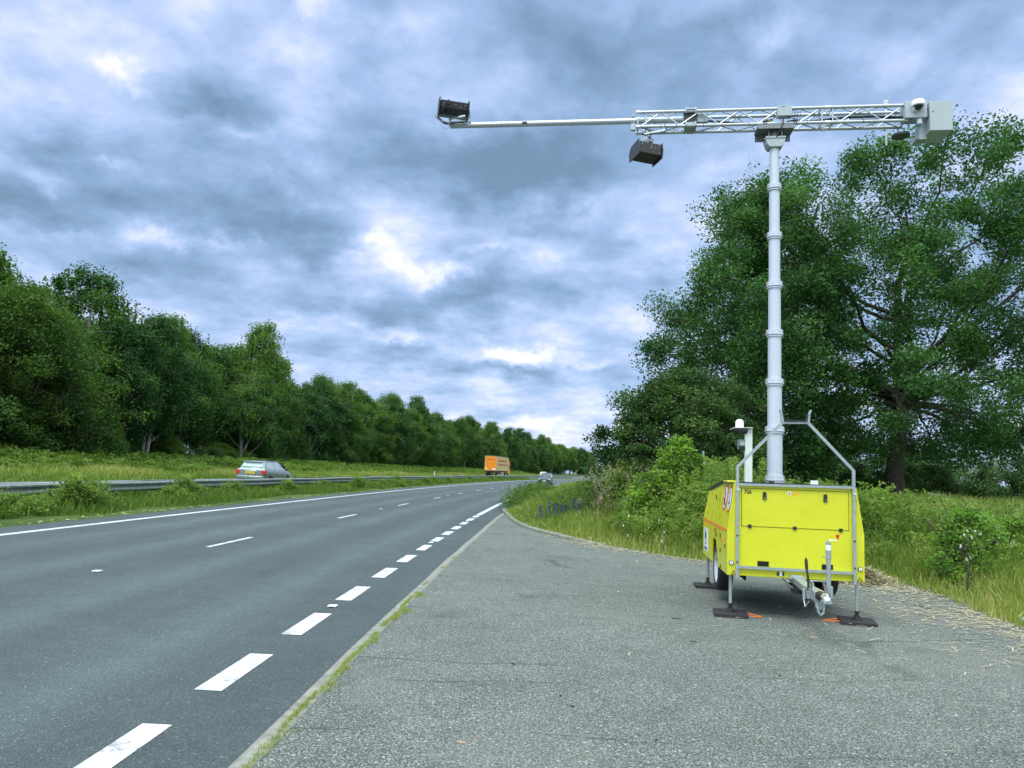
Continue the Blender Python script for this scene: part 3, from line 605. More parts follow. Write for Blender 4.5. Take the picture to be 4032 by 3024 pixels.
# ------------------------------------------------------------------ grass and weeds
def blades(name, P, h, w, tone, mat, label, cat, lean=.35, kind='stuff', parent=None):
    """P (n,3) roots; each blade is a bent tapering strip"""
    rg = rng; n = len(P); a = rg.uniform(0, 2*math.pi, n); d = np.stack([np.cos(a), np.sin(a), np.zeros(n)], 1); b = rg.uniform(0, 2*math.pi, n); l = np.stack([np.cos(b), np.sin(b), np.zeros(n)], 1)
    h = np.asarray(h); L = (np.abs(rg.normal(0, lean, n))*h)[:, None]*l; w = np.broadcast_to(w, (n,))[:, None]; up = np.array([0, 0, 1.])
    v0 = P-d*w*.5; v1 = P+d*w*.5; mid = P+up*(h*.58)[:, None]+L*.35; v2 = mid+d*w*.42; v3 = mid-d*w*.42; tp = P+up*(h*rg.uniform(.86, 1, n))[:, None]+L; v4 = tp+d*w*.10; v5 = tp-d*w*.10
    V = np.stack([v0, v1, v2, v3, v4, v5], 1).reshape(-1, 3); i = (np.arange(n)*6)[:, None]
    F = np.concatenate([i+np.array([0, 1, 2, 3]), i+np.array([3, 2, 4, 5])]); o = npmesh(name, V, F, mat, np.repeat(np.clip(tone, 0, 1), 6), parent)
    return tag(o, label, cat, kind=kind) if kind else o
def pnoise(x, y, sc, seed=0):
    r = np.random.default_rng(seed); v = np.zeros(len(x))
    for k in range(6):
        a = r.uniform(0, 6.28); f = sc*r.uniform(.6, 2.2); v += np.sin((x*math.cos(a)+y*math.sin(a))*f+r.uniform(0, 6.28))
    return v/3.2
def scatter(x0, x1, y0, y1, n): return rng.uniform(x0, x1, n), rng.uniform(y0, y1, n)
def in_view(x, y, m=2.0): return (y > 1) & (np.abs(x) < y*.70+m)
# right verge and island
x, y = scatter(-1.5, 26, 4, 46, 900000); e = edge_dist(x, y); ok = (e > -.03) & in_view(x, y, 1.5) & (rng.uniform(size=len(x)) < np.clip(15/np.maximum(y, 1), .12, 1)**1.4)
x, y, e = x[ok], y[ok], e[ok]; s_, o_ = to_so(x, y); ok = o_ < -.93; x, y, e = x[ok], y[ok], e[ok]
pn = pnoise(x, y, .9, 3); pf = pnoise(x, y, 2.6, 4)
h = (.10+.42*sstep(0, 1.3, e)+.55*sstep(1.4, 4.5, e)*(1-.45*sstep(6.5, 9, x)))*(1+.22*pn+.12*pf)*rng.uniform(.55, 1.15, len(x))
dry = rng.uniform(size=len(x)) < (.10+.16*sstep(.9, 0, e))
dry |= (rng.uniform(size=len(x)) < .55*np.clip(pnoise(x, y, .5, 11)-.25, 0, 1))
tone = np.where(dry, rng.uniform(.66, 1, len(x)), np.clip(.36+.16*pn+.12*sstep(3, .5, e)+rng.normal(0, .10, len(x)), .0, .66))
wd = .006+.0006*np.clip(y, 5, 40)
cut = y < 22
Zr = ground_z(x, y)
for nm, mk_, lab in (('verge_grass', cut, 'long green and straw coloured grass along the lay-by edge and island'), ('field_grass', ~cut, 'rough grass further back between the island and the trees')):
    blades(nm, np.stack([x, y, Zr], 1)[mk_], h[mk_], wd[mk_], tone[mk_], F_GRS, lab, 'grass')
# far field grass
x, y = scatter(2, 95, 40, 130, 70000); s_, o_ = to_so(x, y); ok = (o_ < -1.5) & in_view(x, y, 2) & ~(((x-54)/15)**2+((y-66)/13)**2 < 1.1); x, y = x[ok], y[ok]
blades('meadow_grass', np.stack([x, y, ground_z(x, y)], 1), rng.uniform(.25, .6, len(x)), .05, np.clip(.5+.2*pnoise(x, y, .2, 5)+rng.normal(0, .15, len(x)), 0, 1), F_GRS, 'meadow grass in the field between the verge and the hedge', 'grass')
# leafy weeds and bracken on the island and right verge: sprays of leaves on stems
def sprays(name, x, y, H, W_, L, ls, mat, label, cat, tone0=.45, jit=.14, tall=.5):
    n = len(x); z = ground_z(x, y); pt = np.clip(rng.normal(tone0, jit, n), 0, 1); ci = np.repeat(np.arange(n), L); m = len(ci); q = rng.uniform(0, 1, m)**tall; a = rng.uniform(0, 6.28, m); r = W_[ci]*(1-.55*q)*np.sqrt(rng.uniform(.05, 1, m))
    P = np.stack([x[ci]+r*np.cos(a), y[ci]+r*np.sin(a), z[ci]+H[ci]*q], 1); V, Fc = leaf_cards(P, ls, rng, .5, .45)
    return tag(npmesh(name, V, Fc, mat, np.repeat(np.clip(pt[ci]+rng.normal(0, .10, m), 0, 1), 4)), label, cat, kind='stuff')
x, y = scatter(0, 24, 7, 36, 9000); e = edge_dist(x, y); dn = pnoise(x, y, .7, 21); ok = (e > 1.5) & in_view(x, y, 1) & (dn > -.25); x, y, e = x[ok], y[ok], e[ok]; x, y, e = x[:2600], y[:2600], e[:2600]
hh = (.55+.75*sstep(1.5, 4.5, e)*(1-.7*sstep(6.5, 9, x)))*rng.uniform(.7, 1.2, len(x))*(1+.15*pnoise(x, y, .9, 3)); sprays('weeds', x, y, hh, np.full(len(x), .22), 46, .075, F_WEED, 'tangle of nettles and leafy weeds on the island and verge', 'weeds')
x, y = scatter(2, 24, 12, 36, 5000); e = edge_dist(x, y); dn = pnoise(x, y, .45, 33); ok = (e > 2.2) & in_view(x, y, 1) & (dn > -.05) & (x < 8.5) & (y < 26); x, y = x[ok][:900], y[ok][:900]
xa, ya = scatter(.6, 6.2, 15.8, 25, 1500); ea = edge_dist(xa, ya); oka = (ea > .8)&(pnoise(xa, ya, 1.1, 77) > -.45)&((xa > 3.0)|(ya < 19.8)); xa, ya, ea = xa[oka], ya[oka], ea[oka]
sprays('tall_weeds', xa, ya, (.62+1.0*sstep(.9, 3.2, ea))*rng.uniform(.75, 1.2, len(xa)), np.full(len(xa), .24), 80, .075, F_BRK, 'tall light green weeds on the island left of the trailer', 'weeds', .62, .18, .45)
xa, ya = scatter(6.6, 15, 8.8, 20, 1900); ea = edge_dist(xa, ya); oka = (ea > .9)&(pnoise(xa, ya, 1.0, 78) > -.3); xa, ya, ea = xa[oka][:900], ya[oka][:900], ea[oka][:900]
sprays('verge_weeds', xa, ya, (.45+.62*sstep(.8, 2.6, ea)*(1-.55*sstep(8, 9.5, xa)))*rng.uniform(.7, 1.2, len(xa)), np.full(len(xa), .20), 60, .065, F_BRK, 'light green weeds among the grass right of the trailer', 'weeds', .6, .18, .45)
sprays('bracken_patch', x, y, rng.uniform(1.0, 1.4, len(x)), np.full(len(x), .36), 80, .11, F_BRK, 'light green bracken growing behind the trailer', 'bracken', .5, .14, .35)
# dark green weeds by the carriageway at the island tip
sx = rng.uniform(31.5, 60, 420); so_ = -rng.uniform(.45, 2.2, 420)-.15; x, y = RD(sx, so_)
sprays('roadside_weeds', x, y, rng.uniform(.35, .95, 420)*(1+.3*pnoise(x, y, 1.2, 9)), np.full(420, .20), 60, .075, F_WEED, 'dark green upright weeds hiding the road edge at the island tip', 'weeds', .42)
# moss and grass tufts along the kerb strip
x0_ = []
for a, b, n_ in ((3.6, 5.2, 260), (5.2, 6.4, 260), (6.4, 8.0, 420), (8.3, 10.6, 640), (11.2, 11.6, 40), (13.2, 13.5, 24), (14.6, 15, 20)):
    ss = rng.uniform(a, b, n_); oo = -.885-np.abs(rng.normal(0, .020 if a < 8 else .040, n_))*np.clip(.55+1.0*np.sin(ss*4.3)+.6*np.sin(ss*11.7), .05, 2); x0_.append(np.stack(RD(ss, oo), 1))
P_ = np.concatenate(x0_); P_ = np.concatenate([P_+rng.normal(0, .012, P_.shape) for _ in range(7)]); n_ = len(P_)
blades('kerb_grass', np.stack([P_[:, 0], P_[:, 1], np.full(n_, .002)], 1), rng.uniform(.008, .034, n_), .004, rng.uniform(.45, .88, n_), F_GRS, 'moss and short yellow green grass growing along the concrete kerb strip', 'grass', .8)
# median: grass mat, weeds, and separate bushy clumps
ss = rng.uniform(12, 150, 110000); oo = rng.uniform(8.55, 12.3, 110000); keep = rng.uniform(size=110000) < np.clip(30/ss, .1, 1); ss, oo = ss[keep], oo[keep]
keep = pnoise(ss, oo*2, .9, 8)+1.5*sstep(8.5, 9.4, oo) > .25; ss, oo = ss[keep], oo[keep]; x, y = RD(ss, oo)
blades('median_grass', np.stack([x, y, BANK*oo+.04], 1), rng.uniform(.14, .46, len(x))*(1+.35*pnoise(ss, oo, .8, 12))*(.4+.6*sstep(8.5, 9.3, oo)), .012+.0005*ss, np.clip(rng.normal(.28, .13, len(x)), 0, .8), F_GRS, 'grass under the crash barrier in the central reservation', 'grass')
def median_bush(seed, H, R): return make_plant('median_weed', seed, H, .02, R, S_DOME, 34, 100, .050, .16, F_BRK, M_BARK, .007, P=6, up=.9, stems=5, lump=.4, flat=1.2, shell=.4, twigs=False, crown='leaves', cat='weed')
mb = [median_bush(200, .62, .42), median_bush(201, .42, .55), median_bush(202, .8, .34)]
ml = [(16.6, 9.5, .9, 'bushy green weed at the very left of the median'), (17.8, 9.7, 1.1, 'second bushy weed from the left under the barrier'), (19.6, 9.6, 1.25, 'large bushy weed reaching the barrier rail, left of the first gap'), (20.5, 9.7, 1.25, 'bushy weed joined to the right of the large one at left'),
      (25.2, 9.7, 1.1, 'weed clump in the median between two barrier posts'), (26.0, 9.8, 1.2, 'tall weed clump overlapping the rail left of the silver car'), (30.2, 9.8, 1.0, 'weed clump just left of the silver car'), (33.8, 9.6, .7, 'low weed below the silver car')]
ml += [(s, 9.5+random.uniform(-.3, .4), random.uniform(.7, 1.2), None) for s in (36, 41.8, 43, 46.5, 50, 51.5, 53, 55, 57, 58.5, 60, 64, 67, 72, 74, 79, 83, 88, 93, 97, 103, 110, 118)]
for i, (s, o, sc, lab) in enumerate(ml):
    q = mb[i] if i < 3 else copy_tree(mb[i % 3]); x, y = RD(s, o); q.location = (x, y, BANK*o+.04); q.rotation_euler.z = i*2.1; q.scale = (sc*1.55, sc*1.3, sc*(.92 if i < 8 else .85))
    tag(q, lab or 'green weed clump in the median beyond the silver car', 'weed', 'weed clumps in the central reservation')
# sandy debris along the median edge
db = MB()
for k in range(900):
    s = 13+110*random.random()**1.5; 
    if pnoise(np.array([s]), np.array([0.]), 1.6, 15)[0] < -.1: continue
    o = 8.42+abs(random.gauss(0, .14)); x, y = RD(s, o); r = random.uniform(.02, .075); vs = []
    for j in range(6): a = j*1.047+random.uniform(-.3, .3); q = r*random.uniform(.6, 1.2); vs.append((x+q*math.cos(a)*1.5, y+q*math.sin(a), BANK*o+.015))
    vs.append((x, y, BANK*o+r*random.uniform(.4, .9))); db.add(vs, [(j, (j+1) % 6, 6) for j in range(6)])
M_SAND = plain('sandy_grit', (.30, .26, .18, 1), 1, 0, .3, 6, .3, .1)
tag(db.build('grit', M_SAND, smooth=0), 'sandy grit and dry clods along the edge of the median', 'grit', kind='stuff')
# far bank: tan grass then bracken
n_ = 120000; ss = rng.uniform(16, 260, n_); oo = rng.uniform(21.0, 31, n_); keep = rng.uniform(size=n_) < np.clip(55/ss, .15, 1); ss, oo = ss[keep], oo[keep]; x, y = RD(ss, oo)
pn = pnoise(x, y, .35, 41); blades('bank_grass', np.stack([x, y, ground_z(x, y)], 1), (.18+.30*sstep(21, 23.5, oo))*(1+.25*pn)*rng.uniform(.6, 1.2, len(x)), .02+.0005*ss, np.clip(.52+.18*pn+rng.normal(0, .14, len(x)), 0, 1), F_GRS, 'tan and green grass on the bank beyond the far carriageway', 'grass', .5)
n_ = 8000; ss = 22+230*rng.uniform(0, 1, n_)**1.4; oo = rng.uniform(24.5, 34, n_); x, y = RD(ss, oo); keep = pnoise(x, y, .25, 43)+1.4*sstep(25, 29, oo) > .35; x, y, oo = x[keep], y[keep], oo[keep]
sprays('bank_bracken', x, y, (.55+.45*sstep(25, 31, oo))*rng.uniform(.7, 1.2, len(x)), np.full(len(x), .5), 34, .22, F_BRK, 'bracken covering the bank in front of the wood', 'bracken', .42, .2, .3)
# straw litter
def straws(name, x, y, z, ln, mat, label, cat, w=.005, tone=None, tilt=.05, kind='stuff'):
    n = len(x); a = rng.normal(0, .9, n); d = np.stack([np.cos(a), np.sin(a)*.8, rng.normal(0, tilt, n)], 1); d /= np.linalg.norm(d, axis=1)[:, None]; b = np.stack([-d[:, 1], d[:, 0], np.zeros(n)], 1)*(w if np.ndim(w) == 0 else np.asarray(w)[:, None]); P = np.stack([x, y, z], 1); hl_ = (ln*.5)[:, None]; bend = np.stack([-d[:, 1], d[:, 0], np.zeros(n)], 1)*(rng.normal(0, .12, n)*ln)[:, None]
    b = b if np.ndim(w) == 0 else b; V = np.stack([P-d*hl_-b, P-d*hl_+b, P+bend+b+[0, 0, .003], P+bend-b+[0, 0, .003], P+d*hl_+b, P+d*hl_-b], 1).reshape(-1, 3); i = (np.arange(n)*6)[:, None]
    F = np.concatenate([i+np.array([0, 1, 2, 3]), i+np.array([3, 2, 4, 5])]); t = rng.uniform(.2, 1, n) if tone is None else tone
    return tag(npmesh(name, V, F, mat, np.repeat(t, 6)), label, cat, kind=kind)
x, y = scatter(-1, 8, 3.5, 23, 130000); e = edge_dist(x, y); pr = .9*np.exp(-np.clip(-e, 0, 9)/.22)*sstep(22, 17, y)+.75*np.exp(-((x-6.0)/.9)**2)*np.exp(-np.clip(-e, 0, 9)/.7)*(y < 14.5)+.003+.010*(x > 2.6)*(y > 5)+.05*(x > 4.6)*(y > 7.5)
ok = (e < .15) & (rng.uniform(size=len(x)) < pr*(.6+.4*pnoise(x, y, 1.5, 51))) & ((e > -.5) | (x > 1)); x, y = x[ok], y[ok]
straws('straw_litter', x, y, rng.uniform(.008, .03, len(x)), rng.uniform(.03, .17, len(x))*(.5+.5*(y > 7)), F_STR, 'dry straw strewn over the lay-by, thickest along the verge', 'straw', .0022+.00036*y)
n_ = 2600; a = rng.uniform(0, 6.28, n_); r = np.abs(rng.normal(0, .42, n_)); x = 6.05+r*np.cos(a)*1.0; y = 13.35+r*np.sin(a)*.5; hz = .24*np.exp(-(r/.48)**2)*rng.uniform(.2, 1, n_)
straws('straw_heap', x, y, .02+hz, rng.uniform(.10, .34, n_), F_STR, 'raked heap of dry straw lying behind the trailer at right', 'straw heap', .006, None, .22)

# ------------------------------------------------------------------ camera trailer
T = empty('mast_trailer', (2.80, 9.75, 0), R_(-8), 'bright yellow mast trailer on jack legs with camera boom high above', 'trailer')
def part(mb, name, mat, parent=T, **k): return mb.build(name, mat, parent, **k)
def text(name, s, loc, size, mat, parent, rot=(R_(90), 0, 0), depth=.0008, sx=1.0):
    cu = bpy.data.curves.new(name, 'FONT'); cu.body = s; cu.size = size; cu.extrude = depth; cu.align_x = 'CENTER'; cu.align_y = 'CENTER'; cu.offset = size*.02
    tmp = bpy.data.objects.new(name, cu); COL.objects.link(tmp); dg = bpy.context.evaluated_depsgraph_get(); me = bpy.data.meshes.new_from_object(tmp.evaluated_get(dg)); bpy.data.objects.remove(tmp)
    me.materials.clear(); me.materials.append(mat); o = bpy.data.objects.new(name, me); COL.objects.link(o); o.parent = parent; o.location = loc; o.rotation_euler = rot; o.scale = (sx, 1, 1); return o
FD = -.10                      # front face
def zr(d): return 1.62-max(0, d-1.1)*.093   # roof line falls to the rear
# body: two flanks with wheel arches, front, rear
b = MB()
for sgn in (0, 1):
    X = lambda u: u if sgn == 0 else 1.50-u
    low = [(FD, .50), (.78, .50), (.90, .70), (1.02, .84), (1.36, .84), (1.45, .66), (1.46, .50), (2.52, .50), (2.62, .62), (2.62, 1.06), (FD, 1.06)]
    P0 = [(X(-.055), d, z) for d, z in low]; P1 = [(X(-.03), d, z) for d, z in low]; n = len(low)
    b.add(P0+P1, [tuple(range(n)), tuple(range(n, 2*n))[::-1]]+[(i, (i+1) % n, n+(i+1) % n, n+i) for i in range(n)])
    up_ = [(FD, 1.06), (2.62, 1.06), (2.50, zr(2.5)), (1.1, 1.62), (FD, 1.62)]
    uu = [-.055, -.055, .03, .03, .03]; P0 = [(X(u), d, z) for u, (d, z) in zip(uu, up_)]; P1 = [(X(u+.025), d, z) for u, (d, z) in zip(uu, up_)]; n = 5
    b.add(P0+P1, [tuple(range(n)), tuple(range(n, 2*n))[::-1]]+[(i, (i+1) % n, n+(i+1) % n, n+i) for i in range(n)])
fr = [(-.05, .50), (1.55, .50), (1.55, 1.06), (1.466, 1.62), (.034, 1.62), (-.05, 1.06)]
b.prism(fr, FD+.004, FD+.03); b.prism([(p[0], p[1]-(0 if p[1] < 1.5 else .14)) for p in fr], 2.58, 2.60)
body = part(b, 'body', M_YEL, bevel=.004)
part(MB().add([(.05, FD+.03, 1.600), (1.45, FD+.03, 1.600), (1.45, 1.1, 1.600), (.05, 1.1, 1.600), (.05, 2.55, 1.47), (1.45, 2.55, 1.47)], [(0, 1, 2, 3), (3, 2, 5, 4)]), 'roof', M_DGRY, smooth=0)
rm = MB(); rm.bb(.06, 1.44, FD+.0, FD+.05, 1.622, 1.645); rm.bb(-.0, .05, .0, 1.0, 1.62, 1.632); rm.bar((.03, 1.0, 1.626), (.03, 2.45, 1.505), .05, .02, (1, 0, 0)); part(rm, 'roof_seal', M_BLK)
part(MB().bb(.03, .16, .55, .95, 1.60, 1.655), 'roof_hatch', M_YEL, bevel=.006)
fl = MB(); fl.bb(.0, 1.5, FD+.04, 2.5, .53, .56); fl.bb(.28, .30, .70, 1.5, .35, .9); fl.bb(1.2, 1.22, .70, 1.5, .35, .9); fl.bb(0, 1.5, 1.52, 1.54, .35, .9); part(fl, 'floor', M_DRK, smooth=0)
# stripe and seams on the flanks
for X in (lambda u: u, lambda u: 1.50-u):
    st = MB()
    for d0, d1 in ((-.04, .44), (.46, 1.18), (1.20, 2.6)): st.add([(X(-.0575), d0, 1.012), (X(-.0575), d1, 1.012), (X(-.0575), d1, 1.057), (X(-.0575), d0, 1.057)], [(0, 1, 2, 3)])
    part(st, 'orange_stripe', M_ORG, smooth=0)
    sm = MB(); 
    for d0 in (.45, 1.19): sm.add([(X(-.0565), d0, .86 if d0 > 1 else .52), (X(-.0565), d0+.006, .86 if d0 > 1 else .52), (X(-.0565), d0+.006, 1.06), (X(-.0565), d0, 1.06)], [(0, 1, 2, 3)])
    sm.add([(X(-.0565), 1.19, 1.062), (X(-.0565), 1.196, 1.062), (X(.0285), 1.106, 1.615), (X(.0285), 1.10, 1.615)], [(0, 1, 2, 3)])
    sm.add([(X(-.0565), .02, .505), (X(-.0565), .024, .505), (X(-.0565), .024, 1.05), (X(-.0565), .02, 1.05)], [(0, 1, 2, 3)])
    part(sm, 'panel_seam', M_DGRY, smooth=0)
hs = MB()
for d, z, w, h in ((1.05, .965, .05, .05), (.52, .93, .05, .05), (.52, .74, .05, .05), (.50, .53, .05, .05)): hs.bb(-.062, -.054, d, d+w, z-h/2, z+h/2)
hs.bb(-.035, -.026, 1.15, 1.20, 1.38, 1.45); part(hs, 'side_catch', M_BLK, bevel=.002)
mkr = MB()
for d, z in ((1.20, .955), (2.35, .96), (.30, .895)): mkr.bb(-.063, -.055, d, d+.09, z-.022, z+.022)
part(mkr, 'side_marker', M_ORG)
pl_ = part(MB().bb(-.060, -.0555, 1.95, 2.42, .58, .92), 'white_sticker', M_WHT, smooth=0)
lb = MB(); lb.bb(-.0615, -.060, 2.12, 2.30, .76, .86); lb.bb(-.0615, -.060, 2.05, 2.34, .735, .742); lb.bb(-.0615, -.060, 2.05, 2.34, .885, .892); lb.bb(-.0615, -.060, 2.0, 2.36, .60, .635); lb.bb(-.0615, -.060, 2.12, 2.28, .68, .70); lb.build('sticker_print', M_BLU, pl_, 0)
text('side_number', '706', (-.0585, .98, .905), .075, M_INK, T, (R_(90), 0, R_(-90)))
text('side_number', '706', (-.0585, .10, .83), .060, M_INK, T, (R_(90), 0, R_(-90)))
# prohibition signs on the sloping upper flank
def prohib(dc, zc, kind):
    k = (.03+.055)/.56; ux = lambda z: -.055+(z-1.06)*k
    q = empty('warning_sign', (ux(zc)-.002, dc, zc)); q.parent = T; q.rotation_euler = (0, math.atan(k), 0)
    def disc(nm, r0, r1, off, mat):
        m = MB(); n = 36; vs = [(off, r*math.cos(6.2832*i/n), r*math.sin(6.2832*i/n)) for r in ((r0, r1) if r0 else (r1,)) for i in range(n)]
        m.add(vs, [tuple(range(n))] if not r0 else [(i, (i+1) % n, n+(i+1) % n, n+i) for i in range(n)]); return m.build(nm, mat, q, 0)
    disc('sign_face', 0, .165, -.001, M_WHT); disc('red_ring', .145, .170, -.002, M_RED)
    m = MB(); 
    if kind: m.bar((-.0025, .02, .10), (-.0025, .01, -.02), .001, .04, (0, 1, 0)); m.bb(-.003, -.002, -.04, .05, -.06, -.03); m.bb(-.003, -.002, -.01, .01, -.11, -.06)
    else: m.bb(-.003, -.002, -.02, .02, -.02, .08); m.bar((-.0025, -.04, -.10), (-.0025, .03, 0), .001, .025, (1, 0, 0))
    m.build('black_pictogram', M_INK, q, 0)
    if not kind: MB().bar((-.0035, .105, .105), (-.0035, -.105, -.105), .022, .0015, (1, 0, 0)).build('red_bar', M_RED, q, 0)
prohib(.48, 1.43, 0); prohib(.08, 1.42, 1)
# front door panel, latches, hinges, vents
dg_ = MB(); g = .0055
for x0, x1, z0, z1 in ((.12-g, .12, 1.106-g, 1.564+g), (1.374, 1.374+g, 1.106-g, 1.564+g), (.12, 1.374, 1.564, 1.564+g), (.12, 1.374, 1.106-g, 1.106)): dg_.bb(x0, x1, FD+.0005, FD+.006, z0, z1)
part(dg_, 'door_gap', M_DRK, smooth=0)
door = part(MB().bb(.12, 1.374, FD-.001, FD+.005, 1.106, 1.564), 'front_door', M_YEL, smooth=0)
for u in (.387, 1.104):
    l = MB(); l.prism([(u-.020, 1.438), (u+.024, 1.438), (u+.021, 1.530), (u-.017, 1.530)], FD-.022, FD-.001); q = l.build('door_latch', M_BLK, door, bevel=.004); MB().lathe([(0, -.0), (.006, -.002)], (u+.003, FD-.0225, 1.458), 10, 'y').build('lock', M_CHR, q)
for u in (.213, .746, 1.283): MB().bb(u-.022, u+.022, FD-.014, FD-.001, 1.105-.020, 1.105+.020).build('hinge', M_BLK, door, bevel=.003)
text('number', '706', (.190, FD-.0025, 1.522), .074, M_INK, door, sx=.82)
w = MB().bb(.665, .705, FD-.0025, FD-.001, 1.505, 1.545).build('warning_label', M_WHT, door, 0)
MB().prism([(.672, 1.512), (.698, 1.512), (.685, 1.536)], FD-.0035, FD-.0025).build('label_triangle', M_INK, w, 0)
MB().bb(.710, .80, FD-.0025, FD-.001, 1.507, 1.543).build('orange_label', plain('orange_yellow_label', (.75, .45, .02, 1)), door, 0)
for u0, u1 in ((.306, .440), (1.061, 1.191)):
    part(MB().bb(u0, u1, FD-.001, FD+.003, .627, .687), 'vent_dark_plate', M_DRK, smooth=0)  # black plates sit proud; their colour paints the shade of recessed vents
rv = MB()
for u, z in ((.115, 1.0), (1.385, 1.0), (.155, .665), (.52, .665), (.99, .665), (1.335, .665)): rv.lathe([(0, -.006), (.005, -.005), (.007, 0)], (u, FD+.003, z), 8, 'y')
part(rv, 'bolt', M_CHR)
for u in (-.005, 1.505):
    q = part(MB().lathe([(.0, -.014), (.018, -.014), (.026, -.010), (.029, 0)], (u, FD+.002, .652), 20, 'y'), 'position_light', M_DGRY)
    m = MB().lathe([(0, -.003), (.020, -.002), (.021, 0)], (u, FD-.013, .652), 20, 'y').build('light_lens', M_WHT, q); m2 = MB().lathe([(0, -.002), (.007, 0)], (u, FD-.016, .652), 10, 'y').build('light_bulb', M_DGRY, q)
for u in (.02, 1.50):
    m = MB(); a = .030
    m.prism([(u-a, .512), (u+a, .512), (u, .562)], FD-.001, FD+.003); q = part(m, 'hazard_triangle', M_INK, smooth=0)
    MB().prism([(u-a*.66, .518), (u+a*.66, .518), (u, .550)], FD-.002, FD-.001).build('triangle_face', M_YEL, q, 0); MB().bb(u-.003, u+.003, FD-.003, FD-.002, .521, .540).build('flash_symbol', M_INK, q, 0)
so = MB(); so.bb(.535, .565, FD-.004, FD+.003, .525, .565); so.bb(.598, .620, FD-.004, FD+.003, .525, .565); q = part(so, 'socket_panel', M_BLK); MB().bb(.565, .598, FD-.003, FD+.003, .523, .567).build('socket_label', M_WHT, q, 0)
part(MB().lathe([(0, -.02), (.011, -.018), (.012, 0)], (.612, FD, .587), 12, 'y'), 'socket_cap', M_BLK)
# galvanised frame
f = MB(); w = .034; fy = FD-.024
for u in (.060, 1.432): f.bar((u, fy, .47), (u, fy, 1.835), w)
f.bar((.060, fy, 1.828), (.600, fy, 2.392), w); f.bar((1.432, fy, 1.828), (.905, fy, 2.398), w); f.bar((.590, fy, 2.393), (.915, fy, 2.399), w*.9)
f.bar((.077, fy-.001, 1.612), (1.415, fy-.001, 1.624), w*.9); f.bar((.077, fy-.001, .607), (1.415, fy-.001, .601), w*.9)
for s0, u in ((-1, .598), (1, .907)): f.bar((u, fy, 2.40), (u+s0*.004, fy, 2.49), .030, .05); f.bar((u+s0*.004, fy, 2.485), (u+s0*.030, fy, 2.555), .020, .05)
frame = part(f, 'support_frame', M_GALV)
c_ = MB(); c_.bar((.625, fy-.004, 2.415), (.88, fy-.004, 2.42), .02, .06); c_.bar((.62, fy, 2.42), (.605, fy, 2.50), .014, .06); c_.bar((.886, fy, 2.42), (.900, fy, 2.50), .014, .06); c_.build('rubber_cradle', M_BLK, frame)
for u in (.060, 1.432):
    for z in (.985, .665): MB().lathe([(0, -.010), (.010, -.008), (.012, 0)], (u, fy-w/2, z), 10, 'y').build('frame_bolt', M_BLK, frame)
bw = MB()
for u in (.068, 1.440): bw.box((u, fy-.022, 1.548), (.030, .014, .030), Matrix.Rotation(.6, 3, 'Y'))
bw.build('wing_nut', M_CHR, frame)
part(MB().bb(.445, .505, FD-.02, FD+.05, 1.635, 1.672), 'roof_buffer', M_BLK, bevel=.01)
# jack legs with feet; the mats under them are things of their own
for u, d, z1 in ((0, 0, .56), (1.478, -.03, .56), (0, 2.42, .56), (1.478, 2.42, .56)):
    g = part(MB().tube([(u, d, .12), (u, d, z1)], .021, 12), 'jack_leg', M_GALV)
    MB().lathe([(.0, .046), (.062, .046), (.060, .062), (.040, .070), (.036, .096), (.020, .10), (.020, .118), (.028, .122), (.028, .150), (0, .152)], (u, d, 0), 20).build('jack_foot', M_BLK, g)
# wheels (raised clear of the ground)
for u, sg in ((-.03, -1), (1.53, 1)):
    wz, wd_ = .455, 1.20; tq = empty('wheel', (u, wd_, wz)); tq.parent = T
    pr = [(.205, -.02), (.215, 0), (.250, .004), (.290, .0), (.312, -.02), (.318, -.06), (.318, -.13), (.310, -.18), (.28, -.20), (.21, -.195)]
    MB().lathe([(r, h*sg) for r, h in pr], (0, 0, 0), 40, 'x').build('tyre', M_RUB, tq, 40)
    rm_ = [(.0, -.055), (.055, -.055), (.07, -.07), (.12, -.085), (.155, -.060), (.185, -.045), (.200, -.012), (.212, -.004), (.214, -.02)]
    MB().lathe([(r, h*sg) for r, h in rm_], (0, 0, 0), 36, 'x').build('rim', M_RIM, tq, 40)
mf = MB(); mf.bb(-.02, .20, 1.455, 1.475, .34, .68); mf.bb(1.30, 1.52, 1.455, 1.475, .34, .68); part(mf, 'mudflap', M_BLK)
part(MB().tube([(0.05, 1.2, .455), (1.45, 1.2, .455)], .035, 10), 'axle', M_GALV)
# drawbar, coupling, hand brake, jockey wheel, chain
db_ = MB(); db_.bar((.755, FD+.5, .520), (.755, -.95, .455), .075, .105, (1, 0, 0)); db_.bar((.755, -.80, .452), (.755, -1.24, .462), .105, .115, (1, 0, 0)); db_.prism([(.66, .50), (.85, .50), (.82, .545), (.69, .545)], FD-.10, FD+.10)
dr = part(db_, 'drawbar', M_GALV, bevel=.004)
sk_ = MB(); sk_.prism([(.68, .44), (.72, .40), (.80, .40), (.83, .44)], FD-.5, FD+.1); sk_.tube([(.62, .0, .49), (.64, -.3, .42), (.72, -.8, .36), (.73, -.95, .38)], .006, 6); sk_.build('brake_cable', M_BLK, dr)
cp = MB(); cp.tube([(.755, -1.24, .468), (.755, -1.36, .480)], [.052, .034], 16); cb = cp.build('rubber_bellows', M_BLK, dr)
hd = MB(); hd.tube([(.755, -1.34, .478), (.755, -1.46, .472), (.755, -1.53, .462), (.755, -1.56, .45)], [.026, .036, .042, .02], 14); hd.box((.755, -1.50, .445), (.085, .11, .022)); hd.bar((.755, -1.38, .50), (.765, -1.50, .515), .03, .02); hh_ = hd.build('coupling_head', M_CHR, dr)
